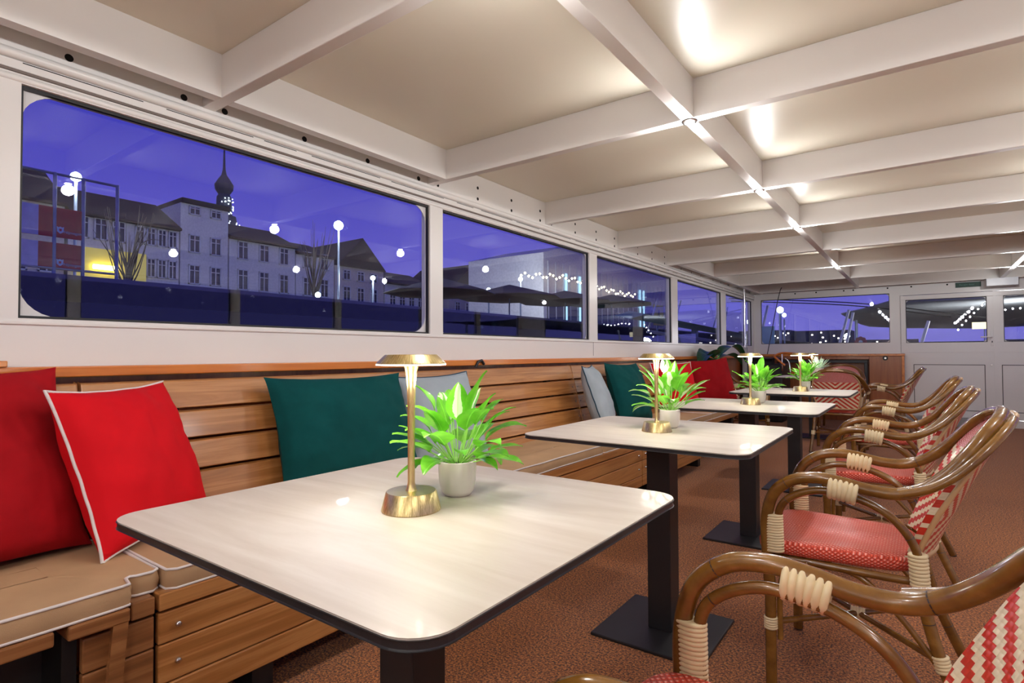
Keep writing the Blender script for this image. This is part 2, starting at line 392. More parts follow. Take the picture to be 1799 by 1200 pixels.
# ---- ceiling beams -----------------------------------------------------------
TY = [1.107+1.2865*k for k in range(-3, 8)]
tn = [1]
def trim(b, m, bevel=0, **kw):
    tn[0] += 1; return st(b.build('trim_%d' % tn[0], m, bevel=bevel, **kw))
for y in TY: trim(MB().box((XL, y, ZB), (XR, y+.05, ZC)), M['white'], .003)
for x, ya, yb in ((-.825, YB, YF), (.86, YB, YF), (-2.245, YB, TY[4]), (2.29, YB, TY[4]), (-2.245, TY[7]+.05, YF)):
    b = MB(); ys = [ya]+[v for y in TY if ya < y < yb-.02 for v in (y, y+.05)]+[yb]
    for i in range(0, len(ys)-1, 2):
        if ys[i+1]-ys[i] > .02: b.box((x, ys[i], ZB+.0005), (x+.05, ys[i+1], ZC))
    trim(b, M['white'])
# header above left windows: pierced plate, rounded lip, grooved frame
for X, d in ((XL, 1), (XR, -1)):      # d points into the room
    def bx(t0, t1, y0, y1, z0, z1): return (min(X+d*t0, X+d*t1), y0, z0), (max(X+d*t0, X+d*t1), y1, z1)
    trim(MB().box(*bx(0, .004, YB, YF, 2.03, ZC-.002)), M['white'])
    trim(MB().tube([(X+d*.006, YB, 2.018), (X+d*.006, YF, 2.018)], .017, 12), M['white'], smooth=True)
    trim(MB().tube([(X-d*.006, YB, 1.944), (X-d*.006, YF, 1.944)], .013, 12), M['white'], smooth=True)
    trim(MB().box(*bx(0, .009, YB, YF, 1.969, 1.996)), M['white'], .002)
    trim(MB().box(*bx(0, .0085, YB, YF, 1.9605, 1.9685)), simple('brown_groove', (.20, .16, .14), .7))  # brown-grey strip drawn as the frame's groove line
    b = MB(); yy = YB+.1
    while yy < YF-.5:
        Ln = random.choice((.35, .42, .3, .16)); b.box(*bx(0, .0096, yy, yy+Ln, 1.9925, 1.9955)); yy += Ln+random.choice((.08, .12, .05))
    trim(b, M['hole'])
    b = MB()
    for j, y in enumerate(TY):
        for oy in (.09, .467, .843, 1.215):
            if y+oy > YF-.1: continue
            for z in ((2.065, 2.137) if j >= 4 else (2.065,)):
                b.tube([(X+d*.003, y+oy, z), (X+d*.0046, y+oy, z)], .0105 if j >= 4 else .013, 16)
    trim(b, M['hole'])
b = MB()
for x in (-1.7, -1.39, -1.0, -.87, -.42, .302, -.125): b.tube([(x, YF-.001, 2.03), (x, YF+.001, 2.03)], .012, 12)
trim(b, M['hole'])
# sill moulding and panel joints on the left wall
trim(MB().box((XL, YB, 1.148), (XL+.008, YF, 1.158)), M['white'], .003)
b = MB()
for y in (4.46, .33, 8.5): b.box((XL, y, 1.03), (XL+.0015, y+.002, 1.148))
trim(b, M['hole'])
# ------------------------------------------------------------------ ceiling spots
def spot(x, y, lit=True, label=None):
    t = empty('ceiling_spotlight', (x, y, ZB), 0, label, 'ceiling light', 'recessed spots under the beam crossings')
    MB().lathe([(.030, -.001), (.034, -.003), (.031, -.007), (.021, -.008), (.020, -.002)], seg=20).build('bezel', M['steel'], t, smooth=True)
    MB().lathe([(.019, -.003), (.019, -.0065), (.010, -.009)], seg=16).build('lens', M['spotglow'], t, smooth=True)
    l = bpy.data.lights.new('spot_light', 'POINT'); l.energy = 14.5; l.color = (1, .985, .975); l.shadow_soft_size = .03
    o = bpy.data.objects.new('spot_light', l); COL.objects.link(o); o.parent = t; o.location = (0, 0, -.045)
names = {(-.8, 4): 'bright ceiling spot at the nearest visible beam crossing', (-.8, 5): 'second bright spot along the central beam from the camera',
         (-.8, 6): 'third bright spot along the central beam from the camera', (-.8, 8): 'farthest bright spot on the central beam', (.885, 9): 'bright ceiling spot at right near the white light box'}
for x in (-.8, .885):
    for k in (0, 1, 2, 3, 4, 5, 6, 8, 9):
        if x < 0 and k == 9 or x > 0 and k == 8: continue
        spot(x, TY[k]+.025, label=names.get((x, k), 'recessed spot under a ceiling beam beyond the edge of the picture'))
# emergency light box and green sign
t = MB().box((.715, 10.02, 1.945), (1.045, 10.10, 2.049)).build('emergency_light', simple('white_light_box', (.75, .78, .85), .3), bevel=.004); tag(t, 'white rectangular light box hanging under the last beam above the doors', 'light box')
sg = MB().box((.395, 10.335, 1.975), (.68, 10.349, 2.046)).build('exit_sign', simple('dark_green_sign', (.004, .05, .035), .5)); tag(sg, 'small dark green sign with pale lettering above the left door', 'sign')
def text(body, size, loc, rot, mat, parent, name='lettering', ext=.0005):
    c = bpy.data.curves.new(name, 'FONT'); c.body = body; c.size = size; c.extrude = ext; c.align_x = 'CENTER'; c.align_y = 'CENTER'
    o = bpy.data.objects.new(name, c); COL.objects.link(o); bpy.context.view_layer.update()
    me = bpy.data.meshes.new_from_object(o.evaluated_get(bpy.context.evaluated_depsgraph_get())); me.materials.clear(); me.materials.append(mat)
    bpy.data.objects.remove(o); o = bpy.data.objects.new(name, me); COL.objects.link(o); o.parent = parent; o.location = loc; o.rotation_euler = rot; return o
text('Escape door', .034, (.525, 10.334, 2.012), (pi/2, 0, 0), simple('sign_lettering', (.12, .30, .24), .6), sg)
# ------------------------------------------------------------------ left rail and bench
RX = XL+.001
b = MB().box((RX, YB+.05, .977), (-2.255, YF-.16, 1.012)); trim(b, M['rail'], .004)
b = MB().box((RX, YB+.05, 0), (RX+.02, YF-.16, .976)); trim(b, M['panelwood'])
trim(MB().box((XL+.002, -.1, 1.0125), (-2.25, .495, 1.032)), M['rail'], .003)
# small round clip on the rail
hk = MB(); hk.tube([(-2.254, 2.72, .965), (-2.244, 2.735, 1.0), (-2.244, 2.77, 1.008), (-2.25, 2.80, .985)], .009, 8); tag(hk.build('rail_clip', M['blackmetal'], smooth=True), 'small dark round clip on the orange wooden rail', 'clip')
SLZ = [(.856, .954), (.749, .843), (.640, .736), (.530, .627), (.425, .517)]
def slx(z): return -2.205+(.954-z)*.26
def bench(y0, y1, label, yb1=None, joints=()):
    t = empty('slatted_bench', (0, 0, 0), 0, label, 'bench', 'teak benches along the windows')
    for za, zb in SLZ:
        b = MB(); b.prism([(slx(za), za), (slx(zb), zb), (slx(zb)-.024, zb+.004), (slx(za)-.024, za+.004)], 'y', y0, y1)
        b.build('back_slat', M['teak'], t, bevel=.004)
    yy = y0+.25
    while yy < y1:
        MB().prism([(slx(.40)-.028, .40), (slx(.945)-.028, .945), (slx(.945)-.06, .945), (slx(.40)-.06, .40)], 'y', yy, yy+.05).build('back_bracket', M['blackmetal'], t); yy += .85
    ye = yb1 or y1
    b = MB().box((-2.08, y0, .378), (-1.618, y1, .423)); b.build('seat_board', M['teak'], t, bevel=.004)
    for za, zb in ((.291, .372), (.186, .288), (.11, .183)):
        b = MB().box((-1.645, y0, za), (-1.622, ye, zb)); b.build('front_plank', M['teak'], t, bevel=.004)
    b = MB().box((-1.66, y0+.002, .12), (-1.646, ye, .376)); b.build('carcass', M['blackmetal'], t)
    for yy in (y0+.048, ye-.06):
        for z in (.331, .235): MB().tube([(-1.623, yy, z), (-1.615, yy, z), (-1.613, yy, z)], .008, 12, rf=lambda s: .008*(1-.4*s*s)).build('screw', M['steel'], t, smooth=True)
    for yy in (y0+.03, y1-.035):
        for za, zb in SLZ[1:]: MB().tube([(slx((za+zb)/2)-.001, yy, (za+zb)/2), (slx((za+zb)/2)+.003, yy, (za+zb)/2)], .006, 10).build('screw', M['steel'], t, smooth=True)
    yy = y0+.3
    while yy < y1:
        MB().box((-2.05, yy, 0), (-1.70, yy+.07, .36)).build('leg', M['blackmetal'], t); yy += 1.15
    return t
bench(.665, 3.80, 'teak slatted bench behind the two nearest tables')
bench(3.81, 6.95, 'teak slatted bench farthest along the window wall', 5.12)
# near bench: open box, cross slats showing their ends
t = empty('slatted_bench', (0, 0, 0), 0, 'nearest teak bench with an open black end and cross slats', 'bench', 'teak benches along the windows')
for za, zb in SLZ:
    b = MB(); b.prism([(slx(za), za), (slx(zb), zb), (slx(zb)-.024, zb+.004), (slx(za)-.024, za+.004)], 'y', -1.6, .655); b.build('back_slat', M['teak'], t, bevel=.004)
for k in range(14):
    ye = .592-k*.152; MB().box((-2.05, ye-.127, .388), (-1.598, ye, .422)).build('seat_slat', M['teakdark'], t, bevel=.005)
b = MB().box((-2.08, .60, .378), (-1.618, .655, .423)); b.build('seat_board', M['teakdark'], t, bevel=.004)
for za, zb in ((.291, .372), (.186, .288), (.11, .183)):
    MB().box((-1.645, .50, za), (-1.622, .655, zb)).build('front_plank', M['teakdark'], t, bevel=.004)
b = MB(); b.prism([(.585, .387), (.555, .0), (.528, .0), (.558, .387)], 'x', -1.64, -1.60); b.build('end_board', M['teakdark'], t, bevel=.003)
b = MB().box((-2.05, -1.6, .02), (-1.80, .50, .385)); b.build('carcass', M['black'], t)
MB().box((-1.80, .47, .0), (-1.66, .50, .385)).build('side_panel', M['black'], t)
# ---- seat cushions -----------------------------------------------------------
def seat_cushion(y0, y1, label, notch=False, x1=-1.605):
    xb = -2.085; z0, z1 = .424, .476
    if notch:
        out = [(xb, y0), (x1, y0), (x1, .575), (x1-.004, .592), (x1-.05, .600), (x1-.058, .612), (x1-.050, .625), (x1-.047, y1-.02), (x1-.062, y1-.004), (xb, y1)]
    else:
        out = [(xb, y0), (x1-.055+.02, y0), (x1-.018, y0+.02), (x1-.015, y1-.02), (x1-.035, y1), (xb, y1)]
    t = empty('seat_cushion', (0, 0, 0), 0, label, 'seat cushion', 'beige seat cushions on the benches')
    # resample outline
    P = []
    n = len(out)
    for i in range(n):
        a = Vector((*out[i], 0)); c = Vector((*out[(i+1) % n], 0)); k = max(1, int((c-a).length/.03))
        for j in range(k): P.append(a.lerp(c, j/k))
    cx = sum(p.x for p in P)/len(P); b = MB(); rings = []
    ctr = [Vector((min(max(p.x, xb+.18), x1-.2), min(max(p.y, y0+.2), y1-.2), 0)) for p in P]
    def zt(p, f): return z1+.010*(1-f)+.003*noise.noise(Vector((p.x*6, p.y*6, 3)))
    for f, zf in ((1.0, 'b'), (1.0, 'm'), (1.0, 't'), (.9, 't'), (.7, 't'), (.35, 't'), (0, 't')):
        row = []
        for p, c in zip(P, ctr):
            q = c.lerp(p, f)
            bul = (p-c).normalized()*.006 if zf == 'm' else Vector((0, 0, 0))
            z = z0 if zf == 'b' else ((z0+z1)/2 if zf == 'm' else zt(q, f))
            row.append(Vector((q.x, q.y, z))+bul)
        rings.append(row)
    for i in range(len(rings)): rings[i].append(rings[i][0])
    b.grid(rings); b.poly([(p.x, p.y, z0) for p in P][::-1])
    xs0, xs1, ys0, ys1 = xb+.18, x1-.2, y0+.2, y1-.2
    b.poly([(xs0, ys0, z1+.011), (xs1, ys0, z1+.011), (xs1, ys1, z1+.011), (xs0, ys1, z1+.011)])
    b.build('pad', M['cushion'], t, smooth=60)
    for z in (z0+.003, z1+.001):
        pp = [Vector((p.x, p.y, z+.002*noise.noise(Vector((p.x*5, p.y*5, 1))))) for p in P]; pp.append(pp[0])
        MB().tube(pp, .0038, 8, caps=False).build('piping', M['piping'], t, smooth=True)
seat_cushion(-1.6, .682, 'nearest beige seat cushion with a stepped corner and white piping', True)
seat_cushion(.69, 3.20, 'long beige seat cushion behind the nearest table')
seat_cushion(3.21, 5.45, 'beige seat cushion beside the third table')
seat_cushion(5.46, 6.9, 'last beige seat cushion at the far end of the bench')
# ---- scatter cushions --------------------------------------------------------
def pillow(name, cx, cy, rz, lean, roll, w, h, th, mat, label, pipe=None, zb=.485, seed=0, wr=.006, group='scatter cushions'):
    th *= 1.32; wr *= 1.5
    o = empty(name, (cx, cy, zb), 0, label, 'cushion', group); o.rotation_euler = (-lean, roll, rz)
    n = 36; b = MB()
    def pt(a, c, s):
        # a,c in [-1,1]
        ex = 1-.075*(1-c*c)**.8*abs(a)**3; ez = 1-.075*(1-a*a)**.8*abs(c)**3
        x = a*w/2*ex; z = c*h/2*ez
        prof = max(0, (1-abs(a)**2.2)*(1-abs(c)**2.2))**.5
        v = Vector((a*2.2+seed*3.1, c*2.2, s*2))
        wv = noise.noise(v)*.9+noise.noise(v*2.7)*.45+noise.noise(Vector((a*1.5*(1+abs(c)), c*7, seed)))*.35*(abs(a)**2)
        d = th/2*prof*(1-.10*c)+wr*wv*min(1, prof*2.2)
        return Vector((x, s*d+(.006*noise.noise(Vector((a*3, c*3, seed+9)))), z+h/2))
    for s in (-1, 1):
        G = [[pt(-1+2*i/n, (-1+2*j/n), s) for j in range(n+1)] for i in range(n+1)]
        if s == 1: G = G[::-1]
        b.grid(G)
    b.build('cover', mat, o, smooth=80)
    if pipe:
        pp = []
        for k in range(4*n):
            q = k//n; f = -1+2*(k % n)/n
            a, c = ((f, -1), (1, f), (-f, 1), (-1, -f))[q]; p = pt(a, c, 1); pp.append(p*1.0)
        pp.append(pp[0]); MB().tube(pp, .0045, 8, caps=False).build('piping', pipe, o, smooth=True)
    return o
P_ = pillow
P_('throw_pillow', -1.955, .345, 1.75, .36, -.01, .60, .56, .17, M['redvelvet'], 'dark red velvet cushion cut by the left edge of the picture', seed=1, wr=.012)
P_('throw_pillow', -1.945, .805, 2.12, .35, -.01, .47, .50, .15, M['redcloth'], 'bright red cushion with white piping leaning on the nearest bench back', M['piping'], seed=2, zb=.482)
P_('throw_pillow', -1.945, 1.575, 1.50, .325, .0, .68, .50, .17, M['tealvelvet'], 'wide dark teal velvet cushion behind the nearest table', seed=3, wr=.009)
P_('throw_pillow', -1.935, 2.175, 1.46, .36, -.03, .50, .49, .13, M['greycloth'], 'pale grey cushion behind the nearest table lamp', M['navy'], seed=4)
P_('throw_pillow', -1.875, 3.80, 1.9, .33, .0, .44, .50, .13, M['greycloth'], 'pale grey cushion with navy piping leftmost of the far group', M['navy'], seed=5)
P_('throw_pillow', -1.925, 4.43, 1.50, .32, .02, .55, .51, .15, M['tealvelvet'], 'teal velvet cushion between the far grey and red ones', seed=6)
P_('throw_pillow', -1.905, 5.42, .98, .33, -.01, .48, .50, .13, M['redcloth'], 'bright red piped cushion behind the second table plant', M['piping'], seed=7)
P_('throw_pillow', -1.90, 6.62, 1.0, .29, -.06, .58, .52, .15, M['redvelvet'], 'dark red velvet cushion under the broad green leaves', seed=8)
# ------------------------------------------------------------------ tables
TABX = -.815
def rounded(x0, x1, y0, y1, r, n=8): return rr(x0, x1, y0, y1, r, n)
def make_table():
    t = empty('dining_table', (0, 0, 0))
    MB().prism(rounded(-.4, .4, -.38, .38, .055), 'z', .7465, .75).build('tabletop', M['top'], t, bevel=.001)
    MB().prism(rounded(-.4005, .4005, -.3805, .3805, .0555), 'z', .7355, .7472).build('edge_band', M['blackmetal'], t, bevel=.002)
    MB().box((-.045, -.045, .012), (.045, .045, .7285)).build('column', M['blackmetal'], t, bevel=.003)
    MB().box((-.16, -.16, .727), (.16, .16, .735)).build('mounting_plate', M['blackmetal'], t)
    MB().box((-.205, -.205, .0), (.205, .205, .012)).build('base_plate', M['blackmetal'], t, bevel=.003)
    return t
TYS = [.79, 2.10, 3.43, 4.86]
TL = ['square pale-topped pedestal table nearest the camera', 'second pale-topped pedestal table along the bench', 'third pale-topped pedestal table along the bench', 'fourth pale-topped pedestal table beside the chair seen from behind', 'pale-topped table half hidden at the far end']
tab = make_table()
for i, y in enumerate(TYS+[7.95]):
    o = tab if i == 0 else copy_tree(tab)
    o.location = (TABX if i < 4 else -1.12, y, 0); tag(o, TL[i], 'table', 'square pedestal tables')
# ---- lamps -------------------------------------------------------------------
def make_lamp():
    t = empty('table_lamp')
    MB().lathe([(.0555, 0), (.0565, .0015), (.0478, .0345), (.0465, .036), (.008, .0365)], seg=48).build('base', M['brass'], t, smooth=40)
    MB().lathe([(.0115, .036), (.0085, .042), (.0068, .052), (.0066, .11), (.0072, .19), (.0085, .235), (.011, .262), (.0150, .2785)], seg=24).build('stem', M['brass'], t, smooth=60)
    MB().lathe([(.062, .2765), (.0665, .2775), (.0665, .2790), (.0500, .2950), (.0490, .2955), (.002, .2958)], seg=48).build('lamp_shade', M['brass'], t, smooth=40)
    MB().lathe([(.0662, .2752), (.0664, .2773)], seg=40).build('diffuser', M['led'], t, smooth=40)
    l = bpy.data.lights.new('lamp_light', 'POINT'); l.energy = 1.6; l.color = (1, .95, .84); l.shadow_soft_size = .03
    for k in range(4):
        o = bpy.data.objects.new('lamp_light', l); COL.objects.link(o); o.parent = t; a = k*pi/2+.6; o.location = (.045*cos(a), .045*sin(a), .245)
    l.energy = .30; l.shadow_soft_size = .015
    return t
lamp = make_lamp()
LP = [(-.796, .768), (-.825, 2.075), (-.812, 3.47), (-.772, 4.87), (-1.08, 7.62)]
LL = ['brass table lamp on the nearest table', 'brass table lamp on the second table', 'brass table lamp on the third table', 'brass table lamp on the fourth table', 'brass table lamp farthest away beside the grey-green succulent']
for i, (x, y) in enumerate(LP):
    o = lamp if i == 0 else copy_tree(lamp); o.location = (x, y, .75); tag(o, LL[i], 'lamp', 'brass table lamps')
# ---- potted plants -----------------------------------------------------------
def leaf(b, across, base, az, length, width, lift, droop, petiole, var, fold=.25, n=9):
    """a petiole then a blade; across: list of per-vertex data"""
    d = Vector((cos(az), sin(az), 0)); side = Vector((-sin(az), cos(az), 0)); p = Vector(base); ang = lift; tot = petiole+length
    pts = [p.copy()]; dirs = []
    N = n+4
    for i in range(N):
        st_ = petiole/4 if i < 4 else length/n
        f = max(0, (i-3)/n); a = ang-droop*(f**1.4)-(.15*droop if i < 4 else .15*droop)
        v = d*cos(a)+Vector((0, 0, 1))*sin(a); dirs.append(v); p = p+v*st_; pts.append(p.copy())
    stempts = pts[:5]
    G = []; i0 = len(b.v)
    for i in range(4, N+1):
        f = (i-4)/n; wv = width*(sin(pi*min(1, f**.72)))**.85*(1-.25*f)+.0008; v = dirs[min(i, N-1)]; up = side.cross(v).normalized()*-1
        row = []
        for k in (-1, -.55, 0, .55, 1):
            wob = .08*sin(f*9+k)*width
            row.append(pts[i]+side*(k*wv)+up*(abs(k)**1.4*wv*fold+wob*abs(k)))
            across.append((k, var, f))
        G.append(row)
    b.grid(G); return stempts
def plant_mesh(seed, n, scale, spread, varieg=.0, hmax=.17, blooms=0):
    rnd = random.Random(seed); b = MB(); ac = []; stems = MB(); fl = MB()
    for i in range(n):
        az = i*2.39996+rnd.uniform(-.35, .35); t = i/n
        lift = 1.42-t*1.15*spread+rnd.uniform(-.3, .3); ln = scale*rnd.uniform(.06, .092); wd = ln*rnd.uniform(.22, .34)
        pet = scale*(hmax*.56*(1-.66*t)*rnd.uniform(.7, 1.05)+.012)
        r0 = .012*sqrt(rnd.random())
        sp = leaf(b, ac, (r0*cos(az), r0*sin(az), 0), az, ln, wd, lift, rnd.uniform(.3, 1.1), pet, 1.0 if rnd.random() < varieg else 0.0)
        stems.tube(sp, .0013, 6)
    for i in range(blooms):
        az = rnd.uniform(0, 6.28); h = scale*rnd.uniform(.12, .17); q = [(0, 0, 0), (.012*cos(az), .012*sin(az), h*.6), (.03*cos(az), .03*sin(az), h)]
        stems.tube(crom(q, 5), .0013, 6)
        c = Vector(q[-1]); fl.tube([c+Vector((0, 0, -.018)), c+Vector((.002, .004, 0)), c+Vector((.004, 0, .02)), c+Vector((.008, 0, .034))], .008, 8, rf=lambda s: (.011*sin(pi*min(.98, s*.9+.08)), .003))
    return b, ac, stems, fl
def leaf_obj(name, b, ac, mat, parent):
    o = b.build(name, mat, parent, smooth=80)
    at = o.data.attributes.new('across', 'FLOAT_VECTOR', 'POINT')
    flat = [c for v in ac for c in v]; at.data.foreach_set('vector', flat); return o
def make_plant(x, y, seed, n, scale, spread, varieg, label, z=.75, potr=1.0, blooms=0, rz=0):
    t = empty('potted_peace_lily', (x, y, z), rz, label, 'potted plant', 'small potted plants on the tables')
    MB().lathe([(.020*potr, 0), (.027*potr, .001), (.034*potr, .010), (.0385*potr, .030), (.0400*potr, .055), (.0395*potr, .0715), (.038*potr, .0725), (.0365*potr, .0715), (.0365*potr, .062), (.010, .060)], seg=40).build('pot', M['pot'], t, smooth=50)
    MB().lathe([(.036*potr, .0615), (.030*potr, .065), (.004, .067)], seg=20).build('soil', M['soil'], t, smooth=True)
    b, ac, stems, fl = plant_mesh(seed, n, scale, spread, varieg, blooms=blooms)
    lo = leaf_obj('leaves', b, ac, M['leaf'], t); lo.location = (0, 0, .064)
    so = stems.build('stems', M['stem'], t, smooth=True); so.location = (0, 0, .064)
    if fl.v: f = fl.build('flower', M['bloom'], t, smooth=True); f.location = (0, 0, .064)
    return t
make_plant(-.800, .905, 11, 40, 1.12, 1.0, .15, 'bushy green plant in a white pot on the nearest table', rz=.4)
make_plant(-.822, 2.205, 23, 30, 1.25, .85, .6, 'variegated leafy plant in a white pot on the second table', blooms=2, rz=2.1)
make_plant(-.795, 3.60, 5, 40, 1.15, .8, .35, 'leafy green plant in a white pot on the third table', rz=.9)
make_plant(-.760, 5.00, 31, 42, 1.05, .85, .35, 'leafy green plant in a white pot on the fourth table', rz=.2)
# succulent on the far table
t = empty('potted_succulent', (-1.03, 7.72, .75), 0, 'spiky grey-green succulent in a low white pot on the farthest table', 'potted plant')
MB().lathe([(.045, 0), (.055, .01), (.062, .09), (.064, .115), (.058, .115), (.05, .10)], seg=28).build('pot', M['pot'], t, smooth=50)
b = MB(); ac = []; rnd = random.Random(3)
for i in range(60):
    az = i*2.4; leaf(b, ac, (.02*cos(az), .02*sin(az), .10), az, rnd.uniform(.10, .16), .009, rnd.uniform(.25, 1.35), -.1, .01, 0, .5, 6)
leaf_obj('leaves', b, ac, M['succ'], t)
# broad leaves behind the far cushions (plant standing on the floor behind the bench end)
t = empty('banana_plant', (-2.17, 7.42, 0), 0, 'large dark green broad-leaved plant beyond the red velvet cushion', 'potted plant')
MB().lathe([(.07, 0), (.095, .02), (.10, .25), (.105, .27), (.095, .27), (.09, .24)], c=(0, 0, 0), seg=24).build('pot', M['blackmetal'], t, smooth=50)
b = MB(); ac = []; sm = MB()
for az, ln, wd, lf, dr, pet in ((-1.50, .80, .135, .42, 1.0, .10), (1.50, 1.15, .105, .60, 1.15, .12), (-1.42, .62, .12, .16, .5, .06), (1.42, .75, .09, .34, .8, .10), (-1.62, .50, .13, .75, 1.5, .08)):
    sp = leaf(b, ac, (.02, 0, .965), az, ln, wd, lf, dr, pet, 0, .35, 12); sm.tube(sp, .006, 8)
sm.tube([(0, 0, .2), (0, 0, .5), (.02, 0, .97)], .016, 10)
leaf_obj('leaves', b, ac, M['darkleaf'], t); sm.build('stem', M['stem'], t, smooth=True)
# ------------------------------------------------------------------ rattan chairs
def binding(path, ru, rw, turns, ell, seg=18):
    P = [Vector(p) for p in path]; out = []
    for i in range(len(P)-1):
        k = max(2, int(turns*8/(len(P)-1)))
        for j in range(k): out.append(P[i].lerp(P[i+1], j/k))
    out.append(P[-1]); N = len(out)
    def rf(s):
        w = abs(sin(pi*s*turns)); return (ru*(.90+.12*w**.6), rw*(.90+.12*w**.6))
    b = MB(); b.tube(out, 1, seg, ell=ell, rf=rf); return b
def make_chair():
    t = empty('rattan_armchair')
    bm, nd = M['bamboo'], M['node']
    # one continuous arm-and-back hoop, outer tube plus second tube
    side = [(0, .232, .30), (-.006, .236, .42), (-.006, .240, .53), (.018, .245, .612), (.075, .252, .660), (.145, .256, .674), (.205, .258, .668), (.275, .260, .655), (.340, .262, .655), (.395, .258, .676), (.445, .246, .716), (.492, .222, .771), (.535, .176, .828), (.568, .100, .862), (.582, 0, .872)]
    full = [(u, -v, z) for u, v, z in side]+[(u, v, z) for u, v, z in side[::-1][1:]]
    P = crom(full, 6)
    b = MB(); b.tube(P, .0175, 14)
    def node(b, P, idx, r):
        for i in idx:
            p = P[i]; d = (P[min(i+1, len(P)-1)]-P[max(0, i-1)]).normalized(); b.tube([p-d*.0012, p+d*.0012], r, 14, m=1, caps=False)
    n = len(P); node(b, P, (22, 52, n-23, n-53), .0178)
    b.build('arm_hoop', [bm, nd], t, smooth=True)
    side2 = [(u, v+.0, z) for u, v, z in side[6:]]
    off = [(u+.012*0, v+(.023 if i < 7 else .023*(1-(i-6)/9)), z+(.004 if i < 4 else -.002)) for i, (u, v, z) in enumerate(side2[2:])]
    off = [(u+(0 if u < .36 else .021*min(1, (u-.36)/.15)), v, z-(0 if u < .36 else .010*min(1, (u-.36)/.15))) for u, v, z in off]
    full2 = [(u, -v, z) for u, v, z in off]+[(u, v, z) for u, v, z in off[::-1][1:]]
    MB().tube(crom(full2, 6), .0125, 12).build('outer_hoop', bm, t, smooth=True)
    for s in (-1, 1):
        # inner arch under the arm
        a = crom([(.030, s*.236, .44), (.028, s*.238, .545), (.060, s*.240, .600), (.135, s*.244, .634), (.225, s*.246, .628), (.300, s*.244, .598), (.350, s*.240, .550), (.378, s*.234, .490), (.380, s*.228, .42)], 6)
        b = MB(); b.tube(a, .0115, 12); node(b, a, (11, 38), .0118); b.build('arm_support', [bm, nd], t, smooth=True)
        # legs
        b = MB(); a = [Vector((0, s*.232, .31)), Vector((0, s*.233, .16)), Vector((0, s*.234, .006))]; b.tube(a, .0165, 14); node(b, crom(a, 8), (6, ), .0168); b.tube([(0, s*.234, 0), (0, s*.234, .008)], .015, 12, m=1)
        b.tube(crom([(.026, s*.225, .155), (.027, s*.225, .30), (.045, s*.222, .370), (.105, s*.218, .402)], 5), .0085, 10); b.build('leg', [bm, nd], t, smooth=True)
        a = crom([(.372, s*.212, .46), (.392, s*.215, .34), (.432, s*.224, .19), (.508, s*.240, .006)], 7)
        b = MB(); b.tube(a, .0160, 14); node(b, a, (9, 16), .0163); b.tube([(.508, s*.240, .0), (.507, s*.240, .009)], .0155, 12, m=1)
        b.build('leg', [bm, nd], t, smooth=True)
        b = MB(); b.tube(crom([(.150, s*.20, .400), (.24, s*.20, .385), (.335, s*.21, .30), (.425, s*.222, .185)], 6), .0085, 10); b.build('brace', bm, t, smooth=True)
        # bindings
        binding([(.013, s*.236, .428), (.011, s*.238, .545)], .030, .0205, 14, (1, 0, 0)).build('binding', M['binding'], t, smooth=70)
        binding([(.168, s*.257, .652), (.205, s*.258, .648), (.242, s*.259, .640)], .029, .034, 6, (0, 1, 0)).build('binding', M['binding'], t, smooth=70)
        binding([(.384, s*.222, .398), (.379, s*.228, .490)], .024, .020, 9, (1, 0, 0)).build('binding', M['binding'], t, smooth=70)
        binding([(0, s*.232, .185), (0, s*.233, .222)], .020, .020, 5, (1, 0, 0)).build('binding', M['binding'], t, smooth=70)
        binding([(.434, s*.224, .180), (.424, s*.222, .222)], .0205, .0205, 5, (0, 1, 0)).build('binding', M['binding'], t, smooth=70)
        b = MB().tube([(0, s*.228, .203), (.425, -s*.218, .203)], .0095, 10); b.build('stretcher', bm, t, smooth=True)
    binding([(.195, 0, .203), (.235, 0, .203)], .016, .018, 5, (0, 1, 0)).build('binding', M['binding'], t, smooth=70)
    # seat frame rails under the seat
    fr = crom([(.01, -.20, .402), (.20, -.205, .402), (.36, -.20, .402), (.385, -.15, .402), (.385, .15, .402), (.36, .20, .402), (.20, .205, .402), (.01, .20, .402), (0, .15, .402), (0, -.15, .402), (.01, -.20, .402)], 5)
    MB().tube(fr, .0115, 10, caps=False).build('seat_frame', bm, t, smooth=True)
    # woven seat: thick rounded pad, wider in front
    out = []
    for k in range(72):
        a = 2*pi*k/72; c, s_ = cos(a), sin(a); e_ = .36
        cu = (abs(c)**e_)*(1 if c > 0 else -1); cv = (abs(s_)**e_)*(1 if s_ > 0 else -1)
        u = .165+.215*cu; v = cv*(.212-.02*cu)
        out.append((u, v))
    b = MB(); rows = []
    for f, z in ((.0, .418), (.96, .416), (1.0, .424), (1.006, .438), (.99, .450), (.955, .456), (.8, .4575), (.5, .454), (.2, .452), (0, .451)):
        rows.append([(.165+(u-.165)*f, v*f, z) for u, v in out]); rows[-1].append(rows[-1][0])
    b.grid(rows[1:]); b.poly([p for p in rows[1][:-1]][::-1]); b.build('seat', M['seat'], t, smooth=60)
    # backrest panel, curved, following the hoop at the top
    zb, nz_, nv_ = .462, 26, 22; F = []; Bk = []
    def u_at(z, v):
        f = (z-.46)/.41; return .372+.165*f+.04*f*f-(v*v)*1.45*(1-.55*f)+.044-.016*f*f
    def half(z):
        if z < .60: return .185+.030*((z-.462)/.138)
        if z < .70: return .215
        return .215*sqrt(max(0, 1-((z-.70)/.172)**2.2))
